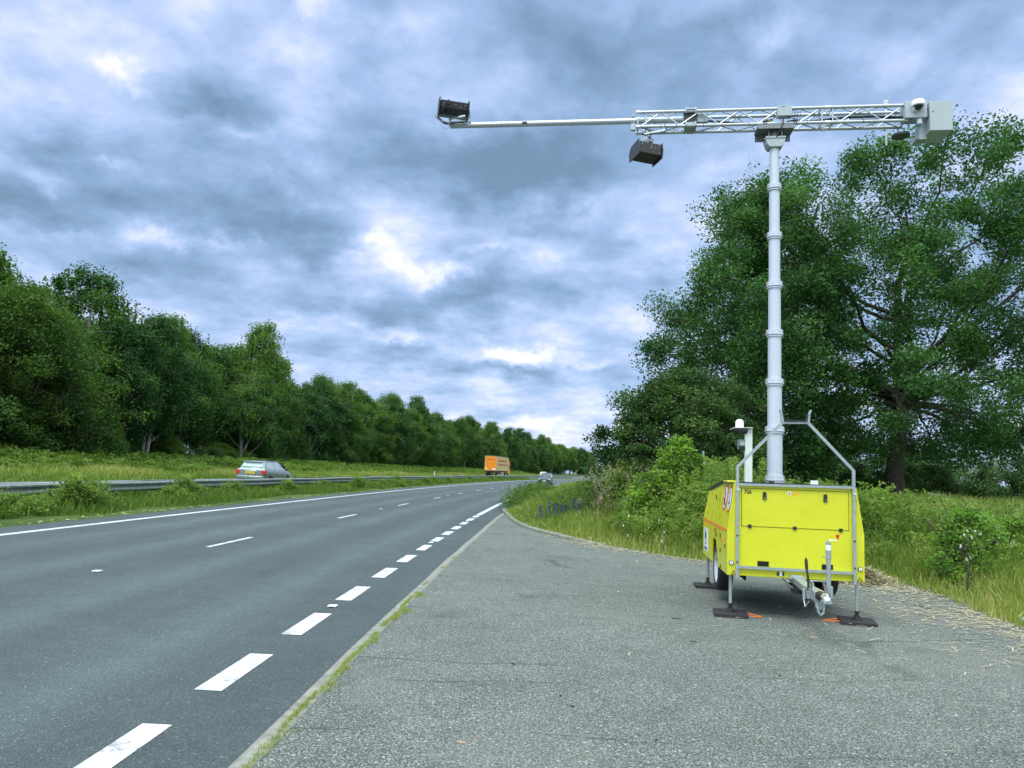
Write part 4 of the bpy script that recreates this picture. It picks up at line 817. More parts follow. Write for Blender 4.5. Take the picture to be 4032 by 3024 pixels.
MB().bar((.775, -1.49, .452), (.80, -1.22, .60), .022, .016).build('coupling_handle', plain('dark_plastic_handle', (.09, .075, .08, 1)), hh_)
pb = MB(); pb.prism([(.715, .44), (.80, .44), (.795, .335), (.775, .315), (.74, .315), (.722, .335)], -1.20, -1.165); pb.build('drop_plate', M_GALV, dr)
br = MB(); br.bar((.85, -1.13, .44), (.85, -1.13, .56), .012, .10); br.bar((.70, -1.13, .50), (.70, -1.13, .60), .010, .09); br.bar((.69, -1.09, .605), (.86, -1.09, .605), .012, .03); br.bar((.72, -1.0, .60), (.72, -1.22, .60), .018); br.bar((.80, -1.0, .60), (.80, -1.22, .60), .018); br.tube([(.66, -.95, .39), (.66, -.95, .50)], .018, 8); br.tube([(.655, -.93, .40), (.67, -.95, .30), (.70, -1.0, .37)], .008, 6)
for x_, z_ in ((.69, .47), (.69, .41), (.69, .44)): br.lathe([(0, -.01), (.012, -.008), (.012, 0)], (x_, -1.0, z_), 8, 'y')
br.build('drawbar_bracket', M_CHR, dr)
hb_ = MB(); hb_.tube([(.705, -.97, .44), (.702, -.96, .60), (.690, -.94, .72)], [.016, .013, .011], 10); lev = hb_.build('handbrake_lever', M_BLK, dr)
MB().tube([(.690, -.94, .71), (.686, -.935, .80), (.685, -.935, .825)], [.017, .017, .010], 10).build('grip', M_BLK, lev); MB().tube([(.685, -.935, .822), (.685, -.935, .836)], .007, 8).build('release_button', M_RED, lev)
jw = MB(); ju, jd = .835, -1.28; jw.tube([(ju, jd, .50), (ju, jd, 1.02)], .0245, 16); jw.tube([(ju, jd, .86), (ju, jd, 1.035)], .0275, 16); jw.tube([(ju, jd, 1.03), (ju, jd, 1.062)], .011, 10); jw.bar((ju-.062, jd, .88), (ju-.02, jd, .88), .010, .024); jw.bar((ju+.02, jd-.01, .46), (ju+.02, jd-.01, .58), .03, .05)
jk = part(jw, 'jockey_wheel_post', M_GALV)
MB().tube([(ju, jd, .955), (ju, jd, 1.012)], .0282, 16).build('post_label', M_WHT, jk); MB().tube([(ju, jd-.001, 1.06), (ju+.085, jd-.03, 1.062), (ju+.088, jd-.03, 1.085)], .005, 8).build('crank', M_CHR, jk); MB().tube([(ju+.088, jd-.03, 1.078), (ju+.088, jd-.03, 1.095), (ju+.088, jd-.03, 1.100), (ju+.088, jd-.03, 1.125)], [.009, .009, .017, .017], 10).build('red_knob', M_RED, jk)
ch = MB()
pts = [(.715, .43), (.716, .405), (.722, .38), (.728, .355), (.735, .33), (.742, .305), (.752, .284), (.768, .270), (.785, .276), (.795, .298), (.798, .322), (.801, .348), (.802, .374)]
for i, (x_, z_) in enumerate(pts):
    a = pts[max(i-1, 0)]; c2_ = pts[min(i+1, len(pts)-1)]; t = Vector((c2_[0]-a[0], 0, c2_[1]-a[1])).normalized(); nn = Vector((t.z, 0, -t.x)) if i % 2 else Vector((0, 1, 0)); L = []
    for k in range(13): q = 6.2832*k/12; L.append(Vector((x_, -1.22, z_))+t*(.017*math.cos(q))+nn*(.009*math.sin(q)))
    ch.tube(L, .0034, 6, False)
ch.build('safety_chain', M_CHR, dr)
# telescopic mast
mu, md = .750, 1.13; J = [1.60, 2.385, 3.055, 3.755, 4.455, 5.180, 5.905, 6.62]; Rm = [.1035, .0975, .091, .085, .079, .0735, .0675]
for k in range(7):
    q = part(MB().tube([(mu, md, J[k]-.05), (mu, md, J[k+1])], Rm[k], 40, False), 'mast_section', M_MAST, smooth=60)
    r = Rm[k]; z = J[k+1] if k < 6 else None
    cz = 1.70 if k == 0 else None
    for zc, rr in ([(1.705, r)] if k == 0 else [])+([(J[k+1], r)] if k < 6 else []):
        MB().lathe([(rr, -.060), (rr+.020, -.058), (rr+.020, -.044), (rr+.010, -.042), (rr+.010, -.034), (rr+.030, -.030), (rr+.030, -.012), (rr+.024, -.008), (rr+.024, .040), (rr+.006, .044), (rr-.012, .044)], (mu, md, zc), 40).build('collar', M_MAST, q, 25)
        bb_ = MB()
        for a in range(8): bb_.lathe([(0, -.004), (.005, -.002), (.005, .003)], (mu+(rr+.0245)*math.cos(a*.785+.4), md+(rr+.0245)*math.sin(a*.785+.4), zc+.0), 8, 'y')
        bb_.build('collar_bolt', M_BLK, q)
        MB().box((mu-rr-.026, md-.02, zc+.01), (.012, .03, .03)).build('red_locking_tab', plain('faded_red_mark', (.50, .22, .22, 1)), q)
# head plate
hp_ = MB(); hp_.prism([(-.115, 6.52), (-.085, 6.48), (.085, 6.48), (.115, 6.52), (.135, 6.58), (.135, 6.605), (-.135, 6.605), (-.135, 6.58)], md-.10, md+.10)
hp_.v = [(p[0]+mu, p[1], p[2]) for p in hp_.v]; hp_.bb(mu-.14, mu+.14, md-.11, md+.11, 6.605, 6.635)
for x_ in (-.09, .09): hp_.tube([(mu+x_, md-.08, 6.62), (mu+x_, md-.08, 6.76)], .008, 8); hp_.tube([(mu+x_, md+.08, 6.62), (mu+x_, md+.08, 6.76)], .008, 8)
hp_.tube([(mu-.17, md-.10, 6.60), (mu-.09, md-.10, 6.60)], .006, 6)
part(hp_, 'mast_head', M_GALV, bevel=.003)
tp_ = MB(); tp_.bb(mu-.26, mu+.26, .98, 1.28, 6.755, 6.785); tp_.bb(mu-.26, mu+.26, .975, .985, 6.73, 6.79); tp_.bb(mu-.25, mu+.25, 1.27, 1.29, 6.66, 6.78); tp_.tube([(mu, md, 6.6), (mu, md, 6.76)], .06, 20); tpo = part(tp_, 'mounting_plate', plain('raw_grey_steel', (.20, .22, .23, 1), .5, .6, .15, 9))
# boom truss: square section
ty0, ty1, tz0, tz1, tx0, tx1 = 1.02, 1.24, 6.82, 7.045, -1.24, 2.55
tr_ = MB(); rc_ = .0235
for y_ in (ty0, ty1):
    for z_ in (tz0, tz1): tr_.tube([(tx0, y_, z_), (tx1, y_, z_)], rc_, 14)
boom = part(tr_, 'boom_truss', M_ALU)
br_ = MB(); nseg = 13; L_ = (tx1-tx0-.12)/nseg
for side_ in ((0, ty0), (0, ty1), (1, tz0), (1, tz1)):
    for i in range(nseg):
        xa, xb = tx0+.06+i*L_, tx0+.06+(i+1)*L_; lo, hi = (tz0+.012, tz1-.012) if side_[0] == 0 else (ty0+.012, ty1-.012); a, b_ = (lo, hi) if i % 2 == 0 else (hi, lo)
        pa, pb_ = ((xa, side_[1], a), (xb, side_[1], b_)) if side_[0] == 0 else ((xa, a, side_[1]), (xb, b_, side_[1])); br_.tube([pa, pb_], .0095, 8, False)
for x_ in (tx0+.012, tx0+.13, 1.39, 1.54, tx1-.02):
    for y_ in (ty0, ty1): br_.tube([(x_, y_, tz0), (x_, y_, tz1)], .010, 8)
    for z_ in (tz0, tz1): br_.tube([(x_, ty0, z_), (x_, ty1, z_)], .010, 8)
br_.build('lattice_brace', M_ALU, boom)
jn = MB()
for y_ in (ty0, ty1):
    for z_ in (tz0, tz1): jn.tube([(1.43, y_, z_), (1.50, y_, z_)], .029, 14); jn.tube([(tx0-.015, y_, z_), (tx0+.04, y_, z_)], .027, 14)
jn.build('chord_joint', M_CHR, boom)
cbk = MB(); cbk.tube([(-.30, 1.13, 6.95), (.2, 1.14, 6.90), (.6, 1.12, 6.87)], .016, 6); cbk.tube([(.9, 1.10, 6.86), (1.3, 1.08, 6.87), (1.7, 1.05, 6.90), (2.1, 1.06, 6.91), (2.5, 1.05, 6.88)], .019, 8); cbk.tube([(.9, 1.12, 6.85), (1.4, 1.12, 6.86), (2.0, 1.10, 6.88), (2.5, 1.05, 6.86)], .014, 8)
cbk.tube([(.1, 1.21, 6.93), (.5, 1.2, 6.90), (.72, 1.1, 6.92)], .016, 6)
for x_ in (.98, 1.02, 1.06): cbk.tube([(x_-.06, 1.0, 6.90), (x_+.03, .98, 6.98), (x_+.02, 1.0, 6.86), (x_-.08, 1.0, 6.84)], .007, 6)
for x_ in (-.90, -.67, -.28, -.02, .37, 1.18, 1.95): cbk.tube([(x_, ty0-.001, tz0), (x_+.006, ty0-.001, tz0)], .0255, 14)
cbk.tube([(.85, .99, 6.88), (.84, .96, 6.80), (.80, .98, 6.70), (.76, 1.02, 6.62)], .009, 6)
cbk.build('cable', M_BLK, boom)
# round extension arm
ext = part(MB().tube([(-4.10, 1.13, 6.965), (-.22, 1.13, 6.965)], .043, 28), 'extension_arm', M_ALU, smooth=40)
ec = MB(); ec.bb(-.36, -.20, 1.07, 1.19, 6.90, 7.03); ec.box((-1.30, 1.13, 7.045), (.02, .06, .05)); ec.bb(-1.33, -1.26, 1.05, 1.10, 6.79, 6.89); ec.build('arm_clamp', M_GALV, ext, bevel=.004)
MB().bb(-2.975, -2.90, 1.075, 1.10, 6.945, 6.978).build('bubble_level', M_BLK, ext)
ab = MB()
for z0_, z1_, y0_ in ((7.045, 7.085, .985), (6.79, 6.86, .985)): ab.bb(-.54, -.375, y0_, 1.27, z0_+.012, z1_)
for x_ in (-.53, -.39):
    ab.tube([(x_, ty0-.03, 6.80), (x_, ty0-.03, 6.87)], .012, 8); ab.tube([(x_, ty0-.03, 7.00), (x_, ty0-.03, 7.095)], .010, 8)
ab.build('arm_bracket', M_GALV, boom, bevel=.004)
MB().prism([(-.53, 6.84), (-.39, 6.84), (-.36, 7.03), (-.56, 7.03)], 1.05, 1.21).build('arm_bracket_web', M_DGRY, boom)
wl = MB(); wl.tube([(-.52, ty0, 6.72), (-.545, ty0, 6.64), (-.53, ty0, 6.57), (-.50, ty0, 6.52), (-.465, ty0, 6.50), (-.43, ty0, 6.52), (-.40, ty0, 6.60), (-.41, ty0, 6.72)], .0025, 5); wl.build('wire_loop', M_GALV, boom)
# boxes on the boom
q = part(MB().bb(.762, .958, .86, .975, 6.905, 7.055), 'junction_box', M_CAB, bevel=.004); MB().bb(.81, .865, .855, .865, 7.04, 7.065).build('box_clip', M_GALV, q); MB().box((.66, .985, 6.895), (.07, .02, .018), Matrix.Rotation(.45, 3, 'Y')).build('yellow_tag', plain('yellow_tag', (.5, .38, .03, 1)), q)
ucl = MB()
for x_ in (.58, .61, 1.0, 1.03): ucl.tube([(x_, .99, 6.78), (x_, .985, 6.87), (x_, 1.05, 6.87)], .006, 6)
ucl.build('clamp', M_BLK, boom)
cab1 = part(MB().bb(2.50, 2.79, .84, 1.06, 6.83, 7.075), 'camera_cabinet', M_CAB, bevel=.003)
MB().tube([(2.635, .93, 7.075), (2.635, .93, 7.105)], .036, 18).build('cabinet_gland', plain('dark_khaki_cap', (.08, .085, .06, 1)), cab1)
dc_ = MB().lathe([(0, .075), (.05, .072), (.078, .058), (.086, .035), (.086, -.012), (.078, -.020), (.066, -.022)], (2.65, .78, 6.985), 32).build('dome_camera', M_WHT, cab1)
MB().lathe([(.064, .0), (.058, -.022), (.035, -.045), (0, -.052)], (2.65, .78, 6.967), 24).build('dark_dome', M_BLK, dc_.parent); MB().bar((2.62, .84, 6.94), (2.62, .78, 6.97), .06, .07).build('camera_arm', M_WHT, dc_.parent)
MB().lathe([(0, 0), (.036, 0), (.038, -.02), (.038, -.07), (.032, -.075)], (2.705, .90, 6.83), 20).build('sensor_cup', M_WHT, cab1); MB().lathe([(.031, .0), (.031, -.022), (0, -.026)], (2.705, .90, 6.757), 18).build('sensor_lens', plain('cyan_lens', (.12, .30, .35, 1), .2), cab1)
MB().bb(2.585, 2.605, .85, .90, 6.815, 6.832).build('blue_plug', plain('blue_plug', (.02, .10, .35, 1)), cab1)
cab2 = part(MB().bb(2.815, 3.115, .76, 1.20, 6.625, 7.055), 'counterweight_cabinet', M_CAB, bevel=.003)
cs = MB()
for u, z in ((2.85, 7.02), (3.08, 7.02), (2.85, 6.66), (3.08, 6.66), (2.965, 6.84)): cs.lathe([(0, -.003), (.005, -.002), (.006, 0)], (u, .76, z), 8, 'y')
cs.build('cabinet_screw', M_GALV, cab2); MB().bb(2.72, 2.815, .90, 1.05, 6.56, 6.78).build('cabinet_bracket', M_GALV, cab2); MB().prism([(2.70, 6.58), (2.83, 6.58), (2.83, 6.62), (2.72, 6.66)], .92, 1.18).build('cabinet_shelf', M_CAB, cab2)
MB().tube([(2.79, .87, 6.99), (2.84, .80, 6.97), (2.86, .76, 6.90), (2.82, .80, 6.85), (2.75, .88, 6.83)], .008, 8).build('cabinet_cable', M_BLK, cab2)
an = MB(); an.tube([(2.335, 1.24, 6.55), (2.335, 1.24, 7.16)], .012, 8)
for k in range(3): an.lathe([(.012, 0), (.034, .006), (.034, .022), (.012, .028)], (2.335, 1.24, 7.13+k*.036), 16)
an.build('weather_sensor', M_WHT, boom)
MB().lathe([(0, 0), (.12, 0), (.12, .03), (0, .03)], (2.52, 1.2, 6.66), 24, cap=True).build('radar_disc', M_DGRY, boom)
cab1.location.y = .11; cab2.location.y = .17; bpy.data.objects['junction_box'].location.y = .085
# sensor heads
M_HEAD = plain('black_grey_sensor_housing', (.026, .032, .032, 1), .5)
def sensor_head(name, loc, rot, up_):
    r = empty(name, loc); r.parent = T; r.rotation_euler = rot; w2, d2, h2 = .185, .15, .085
    m = MB(); m.prism([(-d2, -h2), (d2, -h2), (d2, h2), (-d2, h2)], -w2+.012, w2-.012, 'yz'); m.build('housing', M_HEAD if up_ else M_BLK, r, bevel=.003)
    for sx_ in (-1, 1):
        k = MB(); k.prism([(-d2-.035, -h2*.2), (-d2-.01, -h2-.045), (d2+.02, -h2-.03), (d2+.045, h2*.3), (d2*.8, h2+.03), (-d2, h2+.03)], sx_*w2-.006, sx_*w2+.006, 'yz'); k.build('side_plate', M_HEAD, r)
    for x_, z_ in ((-.13, .045), (.02, .045), (.14, .05), (.08, .02), (.15, -.045)): MB().lathe([(0, -.004), (.006, -.002), (.007, 0)], (x_, -d2-.001, z_), 8, 'y').build('screw', M_GALV, r)
    return r
h2_ = sensor_head('sensor_head', (-1.10, .98, 6.40), (R_(-4), R_(3), R_(22)), False)
k = MB()
for sx_ in (-.13, .13): k.bar((sx_, -.06, .08), (sx_*.35, 0, .215), .012, .05); k.bar((sx_, .08, .08), (sx_*.35, 0, .215), .012, .05)
k.bar((-.06, 0, .215), (.06, 0, .215), .06, .014); k.tube([(0, 0, .20), (0, 0, .27)], .018, 10); k.build('yoke', M_GALV, h2_)
k = MB(); k.tube([(.02, -.14, .03), (.05, -.10, .12), (.09, -.03, .20), (.05, .02, .27), (-.05, .05, .31)], .008, 6); k.build('cable', M_BLK, h2_); k = MB(); k.tube([(.0, -.15, .02), (.03, -.13, .10), (.08, -.05, .18)], .005, 6); k.build('cable', M_BLK, h2_)
k = MB(); k.tube([(.01, -.155, .0), (.03, -.14, .06), (.06, -.10, .12)], .003, 5); k.build('yellow_wire', plain('yellow_wire', (.55, .55, .06, 1)), h2_)
sb = MB(); sb.tube([(-1.13, .99, 6.685), (-.84, .99, 6.735)], .020, 10); sb.tube([(-.95, .99, 6.71), (-.83, .99, 6.735)], .026, 10); sb.tube([(-.845, 1.0, 6.70), (-.845, 1.02, 6.86)], .010, 8); sb.tube([(-1.10, 1.0, 6.62), (-1.10, 1.04, 6.80)], .012, 8); sb.build('head_bracket', M_GALV, boom)
cc = MB(); cc.tube([(-.84, .98, 6.82), (-.81, .97, 6.76), (-.84, .98, 6.70), (-.87, 1.0, 6.74)], .007, 6); cc.tube([(-1.18, 1.0, 6.80), (-1.08, .98, 6.76), (-1.03, .98, 6.70), (-1.05, .98, 6.62)], .010, 6); cc.build('hanging_cable', M_BLK, boom)
h1_ = sensor_head('sensor_head', (-4.07, 1.12, 7.215), (R_(18), R_(2), R_(18)), True); h1_.scale = (1.22, 1.2, 1.25)
MB().bb(-.165, .165, -.156, -.149, -.080, .0).build('dark_aperture', M_DRK, h1_, 0); k = MB(); 
k.tube([(-.10+.035*math.cos(i*.524), -.165, -.04+.035*math.sin(i*.524)) for i in range(13)], .003, 5, False); k.tube([(-.12, -.155, .06), (-.145, -.19, .0), (-.15, -.18, -.06), (-.13, -.16, -.02), (-.08, -.158, .08)], .005, 6); k.tube([(-.08, -.16, .09), (-.07, -.17, .04)], .013, 6); k.build('coiled_cable', M_BLK, h1_)
hb2 = MB(); hb2.bar((-4.33, 1.05, 7.10), (-4.20, 1.08, 6.995), .030, .05); hb2.bar((-4.20, 1.08, 6.995), (-4.08, 1.10, 6.985), .030, .05); hb2.bar((-3.80, 1.06, 7.17), (-3.79, 1.08, 6.99), .020, .04); hb2.bar((-4.12, 1.05, 7.03), (-3.84, 1.05, 7.075), .016); hb2.tube([(-4.08, 1.03, 7.028), (-3.96, 1.03, 7.045)], .014, 10); hb2.tube([(-3.96, 1.03, 7.045), (-3.85, 1.03, 7.062)], .026, 12); hb2.bar((-4.10, 1.07, 6.995), (-3.82, 1.07, 7.01), .012, .03); hb2.bar((-4.10, 1.06, 6.945), (-3.82, 1.06, 6.96), .012, .02); hb2.bar((-4.10, 1.06, 6.93), (-4.10, 1.06, 7.05), .02, .07)
hb2.build('head_mount', M_GALV, ext)
k = MB(); k.tube([(-4.20, 1.04, 6.99), (-4.15, 1.03, 6.955), (-4.05, 1.03, 6.945), (-3.95, 1.02, 6.96), (-3.86, 1.03, 6.98), (-3.83, 1.04, 7.05)], .010, 6); k.build('arm_cable', M_BLK, ext)
k = MB(); k.tube([(-4.235, 1.03, 6.99), (-4.23, 1.03, 6.93), (-4.19, 1.03, 6.885), (-4.13, 1.03, 6.875), (-4.06, 1.03, 6.90), (-4.02, 1.03, 6.94)], .0025, 5); k.tube([(-4.09+.014*math.cos(i*.785), 1.03, 6.905+.014*math.sin(i*.785)) for i in range(9)], .003, 5, False); k.build('safety_wire', M_GALV, ext)
# sensor post on the trailer
sp_ = MB(); sp_.bar((.355, .9, 1.58), (.355, .9, 2.375), .094, .094); sp_.prism([(.115, 2.362), (.150, 2.378), (.402, 2.384), (.402, 2.376), (.150, 2.370), (.115, 2.354)], .80, .98)
post = part(sp_, 'sensor_post', plain('pale_grey_paint', (.58, .64, .60, 1), .45))
MB().lathe([(.056, 0), (.056, .062), (.051, .088), (.036, .106), (.018, .113), (0, .115)], (.238, .9, 2.384), 28).build('antenna_dome', M_WHT, post)
k = MB(); k.lathe([(0, 0), (.045, 0), (.048, -.035), (.035, -.065), (0, -.07)], (.185, .88, 2.368), 18); k.lathe([(0, 0), (.05, 0), (.052, -.035), (.035, -.068), (0, -.072)], (.29, .86, 2.366), 18); k.bb(.15, .34, .82, .96, 2.335, 2.365); k.build('flash_sensor', M_BLK, post)
k = MB(); k.bb(.215, .312, .86, .93, 2.205, 2.214); k.bb(.215, .219, .86, .93, 2.085, 2.21); k.bb(.235, .305, .87, .93, 2.13, 2.20); cq = k.build('camera_bracket', M_GALV, post); MB().bb(.228, .308, .85, .95, 2.08, 2.135).build('small_camera', M_BLK, cq, bevel=.004)

# mats under the jack legs
def pad(u, d, rz, lab, rope):
    w = T.matrix_world if False else Matrix.Translation((2.80, 9.75, 0)) @ Matrix.Rotation(R_(-8), 4, 'Z'); p = w @ Vector((u, d, 0))
    r = empty('jack_mat', (p.x, p.y, .003), R_(-8)+rz, lab, 'mat', 'black mats under the jack legs'); MB().box((0, 0, .022), (.40, .40, .046)).build('mat_plate', M_PAD, r, bevel=.004); MB().bb(-.16, -.09, .02, .05, .043, .046).build('mat_slot', M_DRK, r)
    if rope:
        s_ = 1 if rope > 0 else -1
        MB().tube([(s_*.195, .10, .022), (s_*.27, .09, .014), (s_*.335, .05, .010), (s_*.37, .0, .009), (s_*.335, -.045, .010), (s_*.27, -.05, .012), (s_*.195, -.06, .022)], .0055, 8).build('rope_handle', M_ORP, r)
    return r
pad(0, 0, R_(-4), 'black mat with orange rope loop under the front left jack leg', 1)
pad(1.478, -.03, R_(-8), 'black mat with orange rope loop under the front right jack leg', -1)
pad(0, 2.42, R_(0), 'black mat under the rear left jack leg behind the wheel', 0)
pad(1.478, 2.42, R_(3), 'black mat under the rear right jack leg hidden behind the trailer', 0)

# ------------------------------------------------------------------ crash barrier in the median
bar = empty('crash_barrier', (*RD(12, 10.6), .2), 0, 'long corrugated steel crash barrier running along the central reservation', 'crash barrier')
prof = [(.0, .155), (.015, .155), (.055, .125), (.083, .105), (.083, .070), (.028, .028), (.010, .0), (.028, -.028), (.083, -.070), (.083, -.105), (.055, -.125), (.015, -.155), (.0, -.155)]
ss = np.arange(-40, 420, 1.6); V = []
for o, z in [(o, z) for o, z in prof]:
    x, y = RD(ss, 10.62-o); wob = .010*np.sin(ss*.7)+.008*np.sin(ss*.23+1); V.append(np.stack([x, y, BANK*10.6+.55+z+wob], 1))
n = len(ss); V = np.concatenate(V); F = np.concatenate([np.stack([np.arange(n-1)+k*n, np.arange(n-1)+(k+1)*n, np.arange(n-1)+(k+1)*n+1, np.arange(n-1)+k*n+1], 1) for k in range(len(prof)-1)])
bo = np.array(bar.location); rail = npmesh('rail_beam', V-bo, F, M_GALVR, parent=bar)
for p in rail.data.polygons: p.use_smooth = True
rail.data.set_sharp_from_angle(angle=R_(50))
sd_ = rail.modifiers.new('solid', 'SOLIDIFY'); sd_.thickness = .004
V2 = V.copy(); # rear rail of the double sided barrier
x, y = RD(ss, 10.9); V = []
for o, z in prof: x, y = RD(ss, 10.80+o); V.append(np.stack([x, y, BANK*10.6+.55+z+.008*np.sin(ss*.5)], 1))
rail2 = npmesh('rail_beam', np.concatenate(V)-bo, F[:, ::-1], M_GALVR, parent=bar)
jm = MB()
for s in np.arange(-.6, 100, 3.2):
    for dz in (.115, -.06):
        for ds_ in (-.12, .12): x, y = RD(s+ds_, 10.62-.070); jm.lathe([(0, .012), (.016, .010), (.018, 0)], (x-bo[0], y-bo[1], BANK*10.6+.55+dz+.02-bo[2]), 6)
for s in np.arange(1.0, 100, 6.4):
    a = []; 
    for o, z in prof: x, y = RD(s, 10.62-o-.003); x2, y2 = RD(s+.03, 10.62-o-.003); a.append(((x-bo[0], y-bo[1], BANK*10.6+.55+z-bo[2]), (x2-bo[0], y2-bo[1], BANK*10.6+.55+z-bo[2])))
    k = len(a); jm.add([p[0] for p in a]+[p[1] for p in a], [(i, i+1, k+i+1, k+i) for i in range(k-1)])
jm.build('rail_bolt', M_BLK, bar)
pm = None
for i, s in enumerate(np.arange(11.5, 11.5+2.4*95, 2.4)):
    if pm is None:
        m = MB(); m.bb(-.05, .05, -.045, -.040, -.5, .66); m.bb(-.05, -.045, -.045, .02, -.5, .66); m.bb(.045, .05, -.11, -.04, -.5, .66); pm = m.build('post', plain('dull_post_steel', (.10, .11, .10, 1), .7, .3, .3, 8), bar, 0); o = pm
    else: o = pm.copy(); COL.objects.link(o)
    x, y = RD(s, 10.71); o.location = (x-bo[0], y-bo[1], BANK*10.7-bo[2]); o.rotation_euler.z = -heading(s)+math.pi/2

# ------------------------------------------------------------------ vehicles
M_GLASS = plain('car_glass', (.028, .040, .042, 1), .04, 0, .05, 3, 0, .9)
def glass_mat(name, c):
    return plain(name, c, .06, 0, .25, 2.2, 0, 1.0)
M_GLS2 = glass_mat('painted_reflection_glass', (.30, .40, .42, 1))  # bright reflection put into the base colour of side and rear windows
M_TAIL = plain('tail_lamp_red', (.50, .012, .012, 1), .15, 0, .1, 20)
M_PLY = plain('number_plate_yellow', (.80, .58, .02, 1), .35); M_PLW = plain('number_plate_white', (.8, .8, .78, 1), .35)
def car(name, label, stations, belt, paint, gl, wheels, wr, rear_plate=None, group=None, lamps='rear'):
    """stations: (y, z_sill, z_belt, z_roof, half_sill, half_belt, half_roof); y=0 is the tail"""
    r = empty(name, (0, 0, 0), 0, label, 'car', group); ST = stations; b = MB(); rings = []
    def ring(s):
        y, zs, zb, zt, hs_, hb_, hr = s
        h = [(hs_*.90, zs), (hs_, zs+.06), (hs_*1.01, zs+.24), (hb_, (zs+zb)/2+.12), (hb_*.985, zb-.03), (hb_*.955, zb)]
        if zt-zb > .15: h += [(hr+(hb_*.955-hr)*.45, zb+(zt-zb)*.5), (hr, zt-.07), (hr*.86, zt-.02), (hr*.45, zt), (0, zt+.006)]
        else: h += [(hb_*.92, zb+.012), (hb_*.85, zb+(zt-zb)*.4), (hb_*.72, zb+(zt-zb)*.75), (hb_*.4, zt), (0, zt+.004)]
        return [(x, y, z) for x, z in h]+[(-x, y, z) for x, z in h[:-1][::-1]]
    rings = [ring(s) for s in ST]; n = len(rings[0]); vs = [p for q in rings for p in q]
    fs = [(i*n+k, i*n+k+1, (i+1)*n+k+1, (i+1)*n+k) for i in range(len(rings)-1) for k in range(n-1)]+[tuple(range(n))[::-1], tuple((len(rings)-1)*n+k for k in range(n))]
    fs += [((i+1)*n, i*n, i*n+n-1, (i+1)*n+n-1) for i in range(len(rings)-1)]
    b.add(vs, fs); body_ = b.build('body', paint, r, 32)
    # windows on the glasshouse side, between stations where there is a roof
    def side_pt(s, f, sgn, e=.010):
        y, zs, zb, zt, hs_, hb_, hr = s; x = hb_*.955+(hr-hb_*.955)*f; z = zb+(zt-.07-zb)*f; return (sgn*(x+e), y, z)
    def lerp(a, b2, t): return tuple(p+(q-p)*t for p, q in zip(a, b2))
    gi = [i for i, s in enumerate(ST) if s[3]-s[2] > .15]
    return r, body_, side_pt, lerp, gi, ST
def wheels_for(r, ys, half, wr, rim=M_RIM):
    for y in ys:
        for sg in (-1, 1):
            q = empty('wheel', (sg*(half-.01), y, wr)); q.parent = r
            MB().lathe([(wr*.62, -.0*sg), (wr*.72, .012*sg), (wr*.94, .004*sg), (wr, -.03*sg), (wr, -.17*sg), (wr*.9, -.20*sg), (wr*.3, -.20*sg)], (0, 0, 0), 28, 'x').build('tyre', M_RUB, q, 40)
            MB().lathe([(0, -.01*sg), (wr*.16, -.005*sg), (wr*.2, -.03*sg), (wr*.55, -.02*sg), (wr*.64, .004*sg)], (0, 0, 0), 24, 'x').build('rim', rim, q, 40)
